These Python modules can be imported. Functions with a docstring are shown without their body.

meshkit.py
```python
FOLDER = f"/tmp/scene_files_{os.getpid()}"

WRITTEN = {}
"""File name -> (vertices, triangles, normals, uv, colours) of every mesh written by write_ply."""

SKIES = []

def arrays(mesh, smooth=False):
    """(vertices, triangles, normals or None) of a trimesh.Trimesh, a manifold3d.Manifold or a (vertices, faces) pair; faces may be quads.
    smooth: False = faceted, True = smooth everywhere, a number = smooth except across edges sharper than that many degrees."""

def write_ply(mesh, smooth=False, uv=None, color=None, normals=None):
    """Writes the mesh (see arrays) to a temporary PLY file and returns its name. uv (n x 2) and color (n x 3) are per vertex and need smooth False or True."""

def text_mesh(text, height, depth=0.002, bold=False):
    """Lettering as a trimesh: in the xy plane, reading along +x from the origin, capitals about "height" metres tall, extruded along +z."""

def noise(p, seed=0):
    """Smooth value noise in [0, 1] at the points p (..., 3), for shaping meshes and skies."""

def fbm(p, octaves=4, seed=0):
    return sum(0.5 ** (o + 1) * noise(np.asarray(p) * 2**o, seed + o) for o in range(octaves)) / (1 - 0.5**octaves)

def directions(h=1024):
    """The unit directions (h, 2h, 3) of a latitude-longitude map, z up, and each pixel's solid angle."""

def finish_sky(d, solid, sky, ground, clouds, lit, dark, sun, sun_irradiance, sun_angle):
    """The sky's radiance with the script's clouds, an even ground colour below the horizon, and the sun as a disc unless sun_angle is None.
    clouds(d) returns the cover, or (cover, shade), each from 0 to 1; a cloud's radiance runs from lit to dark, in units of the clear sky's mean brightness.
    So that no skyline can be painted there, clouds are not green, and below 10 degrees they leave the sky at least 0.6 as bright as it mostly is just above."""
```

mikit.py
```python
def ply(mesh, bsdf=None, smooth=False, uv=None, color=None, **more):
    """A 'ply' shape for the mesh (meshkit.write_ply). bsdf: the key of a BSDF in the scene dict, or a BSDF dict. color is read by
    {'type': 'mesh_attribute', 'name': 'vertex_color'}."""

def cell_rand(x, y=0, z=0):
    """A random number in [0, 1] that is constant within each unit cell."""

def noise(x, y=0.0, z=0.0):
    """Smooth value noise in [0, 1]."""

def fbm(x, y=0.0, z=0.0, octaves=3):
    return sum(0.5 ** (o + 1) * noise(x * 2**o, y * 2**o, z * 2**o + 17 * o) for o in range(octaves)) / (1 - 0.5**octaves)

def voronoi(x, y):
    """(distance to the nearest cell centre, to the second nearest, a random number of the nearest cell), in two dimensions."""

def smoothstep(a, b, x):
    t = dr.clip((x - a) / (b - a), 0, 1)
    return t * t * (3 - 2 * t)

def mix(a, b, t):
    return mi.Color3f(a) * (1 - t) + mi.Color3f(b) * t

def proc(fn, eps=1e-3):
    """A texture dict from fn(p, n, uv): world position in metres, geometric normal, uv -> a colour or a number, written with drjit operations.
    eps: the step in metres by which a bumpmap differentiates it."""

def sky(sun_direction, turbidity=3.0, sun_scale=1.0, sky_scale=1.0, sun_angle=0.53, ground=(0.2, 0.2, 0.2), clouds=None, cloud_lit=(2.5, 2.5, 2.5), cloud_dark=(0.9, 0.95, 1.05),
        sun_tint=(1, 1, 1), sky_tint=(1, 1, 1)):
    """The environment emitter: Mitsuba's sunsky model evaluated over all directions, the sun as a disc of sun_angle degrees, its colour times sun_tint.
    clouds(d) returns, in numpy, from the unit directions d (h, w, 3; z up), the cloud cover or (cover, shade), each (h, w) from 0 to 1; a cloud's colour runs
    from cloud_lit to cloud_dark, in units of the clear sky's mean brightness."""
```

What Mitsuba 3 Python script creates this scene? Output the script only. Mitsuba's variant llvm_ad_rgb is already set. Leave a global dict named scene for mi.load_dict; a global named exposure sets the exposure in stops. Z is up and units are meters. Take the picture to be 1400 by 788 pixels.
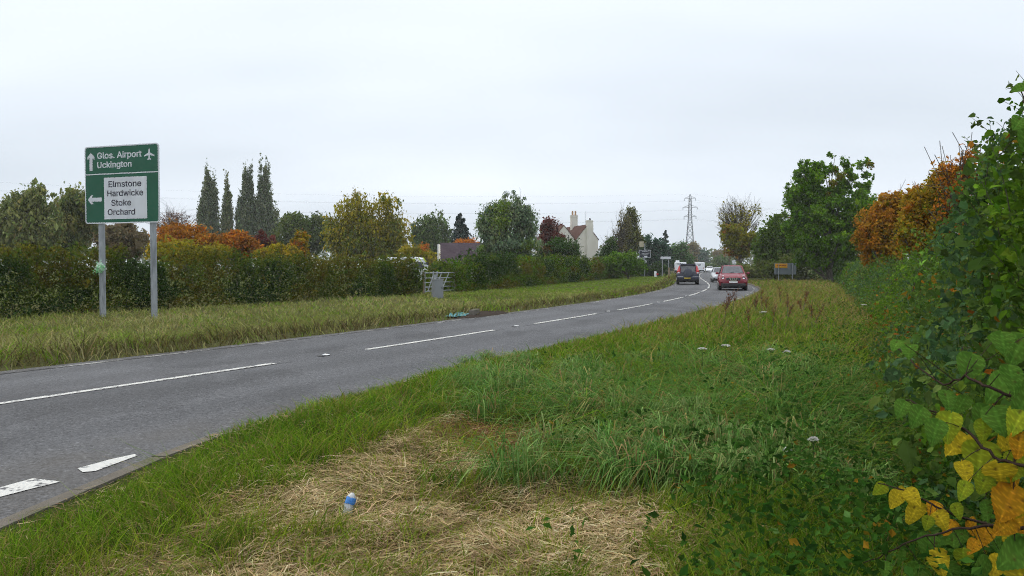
import math, random
import numpy as np, trimesh, drjit as dr, mitsuba as mi
import mikit, meshkit
from mikit import proc, noise, fbm, smoothstep, mix, voronoi, cell_rand
from shapely.geometry import Polygon, Point
import shapely
from scipy.spatial import cKDTree
from scipy.interpolate import UnivariateSpline

T = mi.ScalarTransform4f
R = np.random.default_rng(7)
scene, labels = {}, {}

# ------------------------------------------------------------------ camera, sky, exposure
F_PX, U0, V0, HOR, EYE = 1100.0, 700.0, 394.0, 364.0, 1.55
PITCH = math.atan((V0 - HOR) / F_PX)
scene['haze_air'] = {'type': 'homogeneous', 'albedo': {'type': 'rgb', 'value': [0.94, 0.95, 0.96]}, 'sigma_t': 0.00034}
scene['camera'] = {'type': 'perspective', 'fov': math.degrees(2 * math.atan(700 / F_PX)), 'fov_axis': 'x', 'near_clip': 0.05, 'far_clip': 4000.0,
                   'to_world': T().look_at(origin=[0, 0, EYE], target=[0, math.cos(PITCH), EYE - math.sin(PITCH)], up=[0, 0, 1]),
                   'medium': {'type': 'ref', 'id': 'haze_air'}}


def overcast(d):
    el = np.clip(d[..., 2], 0, 1)
    p = np.stack([d[..., 0] / (el + 0.22), d[..., 1] / (el + 0.22), el * 0], -1)
    n = meshkit.fbm(p * 0.9 + 3.1, 4, 5)
    n2 = meshkit.fbm(p * np.array([0.5, 1.7, 1]) + 11.7, 4, 9)
    shade = 0.90 - 0.80 * el ** 1.3 - 0.34 * (n - 0.5) - 0.40 * (n2 - 0.5)
    return np.ones(d.shape[:2]), np.clip(shade, 0, 1)


scene['sky'] = mikit.sky((-0.45, 0.25, 0.85), turbidity=3, sun_scale=0.1, sun_angle=20, clouds=overcast,
                         cloud_lit=(2.5, 2.62, 2.79), cloud_dark=(1.14, 1.27, 1.42), ground=(0.12, 0.13, 0.09))
exposure = 2.8


# ------------------------------------------------------------------ helpers
def ray(u, v):
    c, s = math.cos(PITCH), math.sin(PITCH)
    a, b = (u - U0) / F_PX, (V0 - v) / F_PX
    return np.array([a, c + b * s, -s + b * c])


def P(u, v, d):
    r = ray(u, v)
    return np.array([0, 0, EYE]) + r * (d / r[1])


def G(u, v, z=0.0):
    r = ray(u, v)
    return np.array([0, 0, EYE]) + r * ((z - EYE) / r[2])


def numbered(name):
    if name not in USED:
        USED.add(name)
        return name
    k = 1
    while f'{name}_{k:03d}' in USED:
        k += 1
    USED.add(f'{name}_{k:03d}')
    return f'{name}_{k:03d}'


USED = set()


def thing(name, label, cat, group=None):
    key = numbered(name)
    labels[key] = {'label': label, 'category': cat}
    if group:
        labels[key]['group'] = group
    return key


def part(parent, name, mesh, bsdf, smooth=False, color=None, to_world=None, label=None, kind=None):
    key = numbered(parent + '__' + name)
    d = mesh if isinstance(mesh, dict) else mikit.ply(mesh, bsdf, smooth=smooth, color=color)
    if to_world is not None:
        d = {**d, 'to_world': to_world}
    scene[key] = d
    if label:
        labels.setdefault(key, {})['label'] = label
    if kind:
        labels.setdefault(key, {})['kind'] = kind
    return key


def single(name, label, cat, mesh, bsdf, smooth=False, color=None, group=None, to_world=None):
    key = thing(name, label, cat, group)
    scene[key] = mikit.ply(mesh, bsdf, smooth=smooth, color=color)
    if to_world is not None:
        scene[key]['to_world'] = to_world
    return key


def struct(name, mesh, bsdf, smooth=False, color=None, kind='structure', label=None, cat=None):
    key = numbered(name)
    scene[key] = mikit.ply(mesh, bsdf, smooth=smooth, color=color)
    labels[key] = {'kind': kind}
    if label:
        labels[key].update(label=label)
    if cat:
        labels[key].update(category=cat)
    return key


def box(sx, sy, sz, at=(0, 0, 0), rz=0.0):
    m = trimesh.creation.box((sx, sy, sz))
    if rz:
        m.apply_transform(trimesh.transformations.rotation_matrix(rz, [0, 0, 1]))
    m.apply_translation(at)
    return m


def tube(pts, rad, sides=6, caps=True):
    """tapered tube along points"""
    p = np.asarray(pts, float)
    r = np.broadcast_to(np.asarray(rad, float), (len(p),))
    t = np.gradient(p, axis=0)
    t /= np.linalg.norm(t, axis=1, keepdims=True) + 1e-12
    ref = np.array([0, 0, 1.0]) if abs(t[0][2]) < 0.9 else np.array([1.0, 0, 0])
    a = np.cross(t, ref)
    a /= np.linalg.norm(a, axis=1, keepdims=True) + 1e-12
    b = np.cross(t, a)
    an = np.arange(sides) * 2 * np.pi / sides
    v = (p[:, None] + r[:, None, None] * (np.cos(an)[None, :, None] * a[:, None] + np.sin(an)[None, :, None] * b[:, None])).reshape(-1, 3)
    i = np.arange(len(p) - 1)[:, None] * sides
    k = np.arange(sides)[None]
    k2 = (k + 1) % sides
    q = np.stack([i + k, i + k2, i + k2 + sides, i + k + sides], -1).reshape(-1, 4)
    f = np.vstack([q[:, [0, 2, 1]], q[:, [0, 3, 2]]])
    if caps:
        n = len(p) * sides
        v = np.vstack([v, p[:1], p[-1:]])
        kk = np.arange(sides)
        f = np.vstack([f, np.stack([np.full(sides, n), kk, (kk + 1) % sides], 1),
                       np.stack([np.full(sides, n + 1), n - sides + (kk + 1) % sides, n - sides + kk], 1)])
    return trimesh.Trimesh(v, f, process=False)


def cat(ms):
    return trimesh.util.concatenate([m for m in ms])


def hull(pts):
    return trimesh.convex.convex_hull(np.asarray(pts, float))


def rbox(sx, sy, sz, r, at=(0, 0, 0), n=3):
    """rounded box"""
    s = trimesh.creation.icosphere(subdivisions=1, radius=r).vertices
    pts = [s + np.array([a * (sx / 2 - r), b * (sy / 2 - r), c * (sz / 2 - r)]) for a in (-1, 1) for b in (-1, 1) for c in (-1, 1)]
    m = hull(np.vstack(pts))
    m.apply_translation(at)
    return m


class Acc:
    """collects vertices, triangles and colours"""

    def __init__(s):
        s.v, s.f, s.c, s.n = [], [], [], 0

    def add(s, v, f, c):
        s.v.append(v); s.f.append(f + s.n); s.c.append(np.broadcast_to(c, v.shape)); s.n += len(v)

    def get(s):
        return (np.vstack(s.v), np.vstack(s.f)), np.vstack(s.c)


def unit(v):
    return v / (np.linalg.norm(v, axis=-1, keepdims=True) + 1e-12)


def leaves(p, size, col, aspect=0.55, up=0.35, axis=None, axis_w=0.0, rng=R):
    """diamond leaves, slightly folded; p (n,3), size (n,), col (n,3)"""
    n = len(p)
    nor = unit(rng.normal(size=(n, 3)) + np.array([0, 0, up * 2]))
    a = rng.normal(size=(n, 3))
    if axis is not None:
        a = unit(a) * (1 - axis_w) + np.asarray(axis) * axis_w
    a = unit(a - nor * (a * nor).sum(1, keepdims=True))
    b = np.cross(nor, a)
    L, W = (size * 0.5)[:, None], (size * 0.5 * aspect)[:, None]
    fold = nor * (size * 0.12)[:, None]
    v = np.stack([p - a * L, p + b * W + fold - a * L * 0.15, p + a * L, p - b * W + fold - a * L * 0.15], 1).reshape(-1, 3)
    i = np.arange(n)[:, None] * 4
    f = np.vstack([i + [0, 1, 2], i + [0, 2, 3]])
    c = np.repeat(col, 4, axis=0)
    return v, f, c


def leaves7(p, size, col, rng=R):
    """oval pointed leaves of seven vertices, folded along the midrib and curled"""
    n = len(p)
    nor = unit(rng.normal(size=(n, 3)) * 1.1 + np.array([-0.25, -0.25, 0.5]))
    a = rng.normal(size=(n, 3)) + np.array([-0.2, -0.2, -0.5])
    a = unit(a - nor * (a * nor).sum(1, keepdims=True))
    b = np.cross(nor, a)
    L = size[:, None]
    W = L * rng.uniform(0.30, 0.42, (n, 1))
    cu = L * rng.normal(0.08, 0.10, (n, 1))
    fo = L * rng.uniform(0.02, 0.14, (n, 1))
    base, mid, tip = p - a * L * 0.5, p + nor * cu * 0.0, p + a * L * 0.55 - nor * cu * 1.6
    l1, r1 = p - a * L * 0.22 + b * W + nor * fo, p - a * L * 0.22 - b * W + nor * fo
    l2, r2 = p + a * L * 0.22 + b * W * 0.72 + nor * (fo - cu * 0.5), p + a * L * 0.22 - b * W * 0.72 + nor * (fo - cu * 0.5)
    v = np.stack([base, mid, tip, l1, l2, r1, r2], 1).reshape(-1, 3)
    i = np.arange(n)[:, None] * 7
    f = np.vstack([i + [0, 1, 3], i + [3, 1, 4], i + [4, 1, 2], i + [0, 5, 1], i + [5, 6, 1], i + [6, 2, 1]])
    return v, f, np.repeat(col, 7, axis=0)


def pick(palette, w, rng=R):
    """colours along a palette by w in 0..1, with jitter"""
    pal = np.asarray(palette, float)
    x = np.clip(w, 0, 0.9999) * (len(pal) - 1)
    i = x.astype(int)
    t = (x - i)[:, None]
    c = pal[i] * (1 - t) + pal[np.minimum(i + 1, len(pal) - 1)] * t
    m = c.mean(1, keepdims=True)
    c = np.maximum(m + (c - m) * 1.18, 0.12 * m)
    return np.clip(1.45 * c * rng.lognormal(0, 0.20, (len(c), 1)) * rng.lognormal(0, 0.06, (len(c), 3)), 0.003, 0.8)


def blades(p, h, w, col, lean=0.35, wind=None, rng=R, tipcol=1.15, droop=0.0):
    """grass blades of five vertices"""
    n = len(p)
    an = rng.uniform(0, 2 * np.pi, n)
    d = np.stack([np.cos(an), np.sin(an), an * 0], 1)
    if wind is not None:
        d = unit(d + wind)
    ang = rng.uniform(0, 2 * np.pi, n)
    s = np.stack([np.cos(ang), np.sin(ang), ang * 0], 1) * (w * 0.5)[:, None]
    ln = (h * lean * rng.uniform(0.3, 1.6, n))[:, None]
    hh = h[:, None]
    z = np.array([0, 0, 1.0])
    mid = p + d * ln * 0.4 + z * hh * 0.6
    tip = p + d * ln * 1.25 + z * hh * (1 - droop)
    v = np.stack([p - s, p + s, mid + s * 0.8, mid - s * 0.8, tip], 1).reshape(-1, 3)
    i = np.arange(n)[:, None] * 5
    f = np.vstack([i + [0, 1, 2], i + [0, 2, 3], i + [3, 2, 4]])
    return v, f, np.repeat(col, 5, axis=0)


# ------------------------------------------------------------------ materials
def rgb(*c):
    return {'type': 'rgb', 'value': list(c)}


def principled(name, col, rough=0.5, metallic=0.0, **kw):
    base = col if isinstance(col, dict) else rgb(*col)
    scene[name] = {'type': 'twosided', 'b': {'type': 'principled', 'base_color': base, 'roughness': rough, 'metallic': metallic, **kw}}


scene['m_stem'] = {'type': 'twosided', 'b': {'type': 'diffuse', 'reflectance': rgb(0.06, 0.08, 0.03)}}
VC = {'type': 'mesh_attribute', 'name': 'vertex_color'}
scene['m_leaf'] = {'type': 'principledthin', 'base_color': VC, 'roughness': 0.75, 'diff_trans': 0.85, 'eta': 1.25}
scene['m_leaf_gloss'] = {'type': 'principledthin', 'base_color': VC, 'roughness': 0.38, 'diff_trans': 0.75, 'eta': 1.45}
scene['m_grass'] = {'type': 'principledthin', 'base_color': VC, 'roughness': 0.5, 'diff_trans': 0.7, 'eta': 1.35}
scene['m_vc'] = {'type': 'twosided', 'b': {'type': 'diffuse', 'reflectance': VC}}


def bark(p, n, uv):
    t = fbm(p.x * 9, p.y * 9, p.z * 2.5, 3)
    return mix([0.05, 0.042, 0.032], [0.16, 0.145, 0.12], t)


scene['m_bark'] = {'type': 'twosided', 'b': {'type': 'diffuse', 'reflectance': proc(bark)}}


def asphalt(p, n, uv):
    big = fbm(p.x * 0.35, p.y * 0.35, 0.0, 3)
    grit = noise(p.x * 70, p.y * 70)
    grit2 = noise(p.x * 31 + 7, p.y * 31)
    v = 0.070 + 0.028 * (big - 0.5) + 0.066 * (grit - 0.5) + 0.028 * (grit2 - 0.5)
    chip = smoothstep(0.80, 0.92, noise(p.x * 44 + 3, p.y * 44 + 9))
    v = dr.maximum(v, 0.012) + chip * 0.05
    # uv.x: lateral offset in metres from the centre, uv.y: metres along
    seam = smoothstep(0.05, 0.015, dr.abs(uv.x - 0.10 + 0.02 * noise(uv.y * 1.3))) * smoothstep(0.25, 0.6, noise(uv.y * 0.8, 3.0))
    track = smoothstep(0.5, 0.1, dr.abs(dr.abs(uv.x) - 0.85)) + smoothstep(0.5, 0.1, dr.abs(dr.abs(uv.x) - 2.15))
    edge = smoothstep(2.35, 3.0, dr.abs(uv.x)) * fbm(p.x * 2.5, p.y * 2.5, 1.0, 3)
    v = v * (1 - 0.65 * seam) * (1 - 0.13 * track * (0.5 + noise(uv.y * 0.15, 2.0))) * (1 - 0.22 * smoothstep(0.58, 0.66, fbm(p.x * 0.9, p.y * 0.55, 4.0, 3)))
    c = mi.Color3f(v * 0.98, v * 1.0, v * 1.055)
    return c * (1 - 0.35 * edge) + mi.Color3f(0.075, 0.062, 0.042) * (0.35 * edge)


scene['m_asphalt'] = {'type': 'twosided', 'b': {'type': 'principled', 'base_color': proc(asphalt), 'roughness': 0.75, 'specular': 0.35}}


def roadpaint(p, n, uv):
    w = fbm(p.x * 9, p.y * 9, 2.0, 3)
    c = noise(p.x * 55, p.y * 55)
    k = smoothstep(0.54, 0.74, w * 0.6 + c * 0.4)
    return mix([0.58, 0.58, 0.55], [0.13, 0.13, 0.135], k)


def wornpaint(p, n, uv):
    w = fbm(p.x * 3, p.y * 3, 2.0, 4)
    c = noise(p.x * 45, p.y * 45)
    k = smoothstep(0.26, 0.50, w * 0.7 + c * 0.3)
    return mix([0.42, 0.42, 0.40], [0.10, 0.10, 0.10], k)


scene['m_paint'] = {'type': 'twosided', 'b': {'type': 'diffuse', 'reflectance': proc(roadpaint)}}
scene['m_paint_worn'] = {'type': 'twosided', 'b': {'type': 'diffuse', 'reflectance': proc(wornpaint)}}


def concrete(p, n, uv):
    a = fbm(p.x * 6, p.y * 6, p.z * 6, 4)
    g = noise(p.x * 90, p.y * 90, p.z * 90)
    moss = smoothstep(0.52, 0.7, fbm(p.x * 2.3 + 4, p.y * 2.3, p.z * 2, 3))
    c = mix([0.095, 0.085, 0.07], [0.20, 0.182, 0.155], a * 0.8 + g * 0.2)
    return c * (1 - 0.5 * moss) + mi.Color3f(0.09, 0.10, 0.05) * (0.5 * moss)


scene['m_concrete'] = {'type': 'twosided', 'b': {'type': 'diffuse', 'reflectance': proc(concrete)}}


def field(p, n, uv):
    a = fbm(p.x * 0.08, p.y * 0.08, 0.0, 4)
    b = fbm(p.x * 1.7, p.y * 1.7, 0.0, 3)
    return mix([0.045, 0.06, 0.02], [0.10, 0.11, 0.04], a * 0.6 + b * 0.4)


scene['m_field'] = {'type': 'twosided', 'b': {'type': 'diffuse', 'reflectance': proc(field)}}


def steel(p, n, uv):
    a = fbm(p.x * 14, p.y * 14, p.z * 5, 3)
    b = smoothstep(0.50, 0.75, fbm(p.x * 7 + 3, p.y * 7, p.z * 1.1, 4))
    return mix([0.22, 0.24, 0.26], [0.38, 0.40, 0.42], a) * (1 - 0.45 * b)


scene['m_steel'] = {'type': 'twosided', 'b': {'type': 'principled', 'base_color': proc(steel), 'roughness': 0.55, 'metallic': 0.25}}
principled('m_white_plastic', (0.75, 0.76, 0.76), 0.4)
principled('m_black', (0.015, 0.015, 0.016), 0.55)
principled('m_tyre', (0.02, 0.02, 0.021), 0.8)
principled('m_rim', (0.42, 0.43, 0.45), 0.35, 0.7)
principled('m_chrome', (0.72, 0.73, 0.75), 0.15, 0.95)
principled('m_glass_dark', (0.02, 0.025, 0.03), 0.06, 0.0, specular=0.9)
principled('m_lamp_clear', (0.75, 0.77, 0.80), 0.12, 0.3, clearcoat=1.0)
principled('m_lamp_red', (0.42, 0.02, 0.02), 0.15, 0.0, clearcoat=1.0)
principled('m_plate_white', (0.72, 0.72, 0.70), 0.4)
principled('m_plate_yellow', (0.62, 0.45, 0.04), 0.4)
principled('m_car_red', (0.16, 0.004, 0.014), 0.28, 0.1, clearcoat=0.5, clearcoat_gloss=0.9)
principled('m_car_slate', (0.045, 0.05, 0.075), 0.3, 0.3, clearcoat=1.0, clearcoat_gloss=0.9)
principled('m_car_silver', (0.42, 0.44, 0.46), 0.32, 0.4, clearcoat=1.0)
principled('m_car_white', (0.74, 0.76, 0.78), 0.3, 0.0, clearcoat=1.0)

# ------------------------------------------------------------------ the road's centre line
CL = np.array([(-30.8, -37.0), (-25.4, -27.0), (-20, -17.0), (-14.6, -7.2), (-10.1, 1.1), (-5.8, 9.1), (-4.04, 12.35), (-2.90, 14.7), (-0.52, 18.94), (0.55, 21.3), (2.59, 25.6), (5.9, 33.2), (7.2, 35.9),
               (8.45, 39.7), (9.26, 42.1), (10.5, 45.2), (11.7, 48.7), (12.6, 51.7), (13.9, 56.5), (15.4, 62.2), (17.4, 71), (20.4, 85), (24.9, 106), (30.5, 131), (38, 165), (47, 196), (59, 235), (75, 280), (95, 330)])
_sp = UnivariateSpline(CL[:, 1], CL[:, 0], k=3, s=1.2)
YY = np.concatenate([np.arange(-36, 70, 0.1), np.arange(70, 330, 0.4)])
XX = _sp(YY)
CP = np.stack([XX, YY], 1)
TAN = unit(np.gradient(CP, axis=0))
NOR = np.stack([TAN[:, 1], -TAN[:, 0]], 1)
ARC = np.concatenate([[0], np.cumsum(np.linalg.norm(np.diff(CP, axis=0), axis=1))])
KD = cKDTree(CP)


def road_ts(xy):
    """(y of the nearest centre point, lateral offset, + to the right)"""
    _, i = KD.query(np.asarray(xy)[:, :2])
    s = ((np.asarray(xy)[:, :2] - CP[i]) * NOR[i]).sum(1)
    return CP[i, 1], s


def at_road(y, s):
    """points at centre-line ordinate y and lateral offset s"""
    c = np.stack([np.interp(y, YY, XX), y], -1)
    n = unit(np.stack([np.interp(y, YY, NOR[:, 0]), np.interp(y, YY, NOR[:, 1])], -1))
    return c + n * np.asarray(s)[..., None]


EDGE_Y = [-40, -10, 0, 5, 7.0, 8.45, 10.5, 13, 30, 37, 47, 55, 65, 100, 340]
EDGE_S = [9.0, 8.0, 6.6, 5.2, 4.25, 3.62, 3.2, 3.0, 2.9, 2.95, 3.12, 3.35, 3.3, 3.1, 3.1]


def near_edge(y):
    return np.interp(y, EDGE_Y, EDGE_S)


def far_edge(y):
    return np.full_like(np.asarray(y, float), -2.85)


def strip(ys, s_of, z_of, uv=False):
    """sheet over ordinates ys and columns; s_of(y)-> (ny, ns)"""
    s = s_of(ys)
    y2 = np.repeat(ys[:, None], s.shape[1], 1)
    xy = at_road(y2, s)
    z = z_of(xy[..., 0], xy[..., 1], y2, s)
    v = np.concatenate([xy, z[..., None]], -1)
    ny, ns = s.shape
    i = (np.arange(ny - 1)[:, None] * ns + np.arange(ns - 1)[None]).ravel()
    q = np.stack([i, i + 1, i + ns + 1, i + ns], 1)
    f = np.vstack([q[:, [0, 1, 2]], q[:, [0, 2, 3]]])
    return v, f, s, y2


def fb(x, y, sc, oct=3, seed=0):
    return meshkit.fbm(np.stack([x * sc, y * sc, x * 0 + 0.5], -1), oct, seed)


# ground far and wide
def ground_mesh():
    r = np.concatenate([[0], np.geomspace(1.5, 840, 70)])
    a = np.linspace(0, 2 * np.pi, 181)[:-1]
    x = r[:, None] * np.cos(a)
    y = r[:, None] * np.sin(a)
    z = -0.14 + 0 * x
    v = np.stack([x, y, z], -1).reshape(-1, 3)
    n, m = len(r), len(a)
    i, k = np.meshgrid(np.arange(n - 1), np.arange(m), indexing='ij')
    k2 = (k + 1) % m
    q = np.stack([i * m + k, (i + 1) * m + k, (i + 1) * m + k2, i * m + k2], -1).reshape(-1, 4)
    return v, np.vstack([q[:, [0, 1, 2]], q[:, [0, 2, 3]]])


struct('ground', ground_mesh(), 'm_field')

# road surface
ys_road = np.concatenate([np.arange(-35, 70, 0.4), np.arange(70, 325, 1.5)])
rv, rf, rs, ry = strip(ys_road, lambda y: np.stack([far_edge(y) - 0.12 + (near_edge(y) + 0.02 - far_edge(y) + 0.12) * t for t in np.linspace(0, 1, 13)], 1),
                       lambda x, y, yy, s: 0.02 * (1 - (s / 3.2) ** 2).clip(-1, 1))
road_uv = np.stack([rs.ravel(), np.interp(ry.ravel(), YY, ARC)], 1)
scene['road'] = mikit.ply((rv.reshape(-1, 3), rf), 'm_asphalt', smooth=True, uv=road_uv)
labels['road'] = {'kind': 'structure'}


def road_z(s):
    return 0.02 * np.clip(1 - (np.asarray(s) / 3.2) ** 2, -1, 1)


# painted lines
def paint_strip(y0, y1, s_of, width, wob=0.0):
    n = max(3, int((y1 - y0) / 0.35) + 1)
    ys = np.linspace(y0, y1, n)
    w = width / 2 * (1 + wob * (R.random((n, 1)) - 0.5))
    sc = s_of(ys)
    s = np.concatenate([sc[:, None] - w, sc[:, None] + w], 1)
    xy = at_road(np.repeat(ys[:, None], 2, 1), s)
    v = np.concatenate([xy, (road_z(s) + 0.006)[..., None]], -1).reshape(-1, 3)
    i = np.arange(n - 1)[:, None] * 2
    return v, np.vstack([i + [0, 1, 3], i + [0, 3, 2]])


mk = numbered('road_markings')
labels[mk] = {'kind': 'structure'}
a0 = np.interp(14.7, YY, ARC)
for k in range(-6, 32):
    s0, s1 = a0 + k * 7.35, a0 + k * 7.35 + 5.0
    y0, y1 = np.interp([s0, s1], ARC, YY)
    if y0 > 225:
        break
    part(mk, 'centre_dash', paint_strip(y0, y1, lambda y: np.zeros_like(y), 0.12, 0.12), 'm_paint')
part(mk, 'far_edge_line', paint_strip(-30, 260, lambda y: far_edge(y) + 0.22, 0.10, 0.1), 'm_paint_worn')
part(mk, 'near_edge_line', paint_strip(27, 200, lambda y: near_edge(y) - 0.30, 0.10, 0.1), 'm_paint_worn')


def flat_poly(px, z):
    pts = np.array([G(u, v) for u, v in px])
    pts[:, 2] = z
    poly = Polygon(pts[:, :2])
    v2, f = trimesh.creation.triangulate_polygon(poly, engine='earcut')
    return np.column_stack([v2, np.full(len(v2), z)]), f


for poly in ([(-40, 679), (0, 667), (45, 654.7), (83, 658.6), (40, 669), (0, 679.4), (-45, 691)], [(106, 641), (150, 629), (184, 621.5), (188, 623.5), (131, 644), (113, 646)]):
    yk, sk = road_ts(np.array([G(u, v)[:2] for u, v in poly]))
    mv, mf = flat_poly(poly, 0.0)
    mt = trimesh.Trimesh(mv, mf, process=False)
    for _ in range(3):
        mt = mt.subdivide()
    mt.vertices[:, 2] = road_z(road_ts(mt.vertices)[1]) + 0.006
    part(mk, 'junction_mark', mt, 'm_paint')

# road studs between the dashes
for k in range(-1, 9):
    s0 = a0 + k * 7.35 - 1.18
    y0 = np.interp(s0, ARC, YY)
    c = at_road(np.array([y0]), np.array([0.0]))[0]
    t = np.array([np.interp(y0, YY, TAN[:, 0]), np.interp(y0, YY, TAN[:, 1])])
    rz = math.atan2(t[1], t[0])
    g = thing('road_stud', 'small white reflective road stud set in the gap between two centre dashes', 'road stud', 'road studs along the centre line')
    M = T().translate([float(c[0]), float(c[1]), 0.02]).rotate([0, 0, 1], math.degrees(rz))
    part(g, 'casting', rbox(0.20, 0.12, 0.03, 0.01), 'm_black', to_world=M)
    part(g, 'reflector', rbox(0.07, 0.11, 0.03, 0.008, (0.06, 0, 0.012)), 'm_white_plastic', to_world=M)

# kerb stones along the near edge
kb = numbered('kerb')
labels[kb] = {'kind': 'structure'}
edge_pts = at_road(YY, near_edge(YY))
earc = np.concatenate([[0], np.cumsum(np.linalg.norm(np.diff(edge_pts, axis=0), axis=1))])
e_start = np.interp(-2, YY, earc)
e_end = np.interp(78, YY, earc)
for k in range(int((e_end - e_start) / 0.92)):
    sa, sb = e_start + k * 0.92 + 0.006, e_start + k * 0.92 + 0.914
    a = np.array([np.interp(sa, earc, edge_pts[:, 0]), np.interp(sa, earc, edge_pts[:, 1])])
    b = np.array([np.interp(sb, earc, edge_pts[:, 0]), np.interp(sb, earc, edge_pts[:, 1])])
    d = b - a
    L = np.linalg.norm(d)
    rz = math.atan2(d[1], d[0])
    h = 0.075 + R.uniform(-0.008, 0.008)
    prof = np.array([[0, -0.1], [0.0, h - 0.03], [-0.02, h], [-0.14, h + 0.004], [-0.14, -0.1]])
    v = np.vstack([np.column_stack([np.full(5, x), prof[:, 0], prof[:, 1]]) for x in (0, L)])
    m = hull(v)
    part(kb, 'kerb_stone', m, 'm_concrete', to_world=T().translate([float(a[0]), float(a[1]), R.uniform(-0.004, 0.004)]).rotate([0, 0, 1], math.degrees(rz) + R.uniform(-0.3, 0.3)))

# ------------------------------------------------------------------ verges
HEDGE_R = np.array([(4.4, -6), (3.1, -2), (2.55, 1.5), (2.55, 3.4), (2.75, 5), (3.6, 7.2), (6.1, 12.5), (9.2, 19.8), (15.2, 35), (23, 55), (30.5, 75), (38, 96)])
HEDGE_L = np.array([(-29, -4), (-20.5, 12), (-14.7, 23), (-4.6, 41.5)])
HEDGE_L2 = np.array([(-3.0, 44.4), (0.2, 55), (7.6, 81), (13.7, 100), (20, 122)])


def side_of(line, xy):
    """signed distance to the polyline, + to the right of its direction"""
    pts = np.vstack([np.linspace(line[i], line[i + 1], 60, endpoint=False) for i in range(len(line) - 1)] + [line[-1:]])
    t = unit(np.gradient(pts, axis=0))
    kd = cKDTree(pts)
    _, i = kd.query(xy)
    return ((xy - pts[i]) * np.stack([t[i, 1], -t[i, 0]], 1)).sum(1)


HAY = Polygon([tuple(G(u, v, 0.12)[:2]) for u, v in [(-100, 830), (60, 790), (200, 745), (262, 700), (330, 665), (470, 640), (552, 590), (575, 572), (640, 570), (680, 582), (750, 584), (785, 605), (770, 640),
                                                      (825, 668), (880, 695), (920, 728), (925, 790), (900, 900), (740, 1500), (-100, 1500)]])


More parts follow.
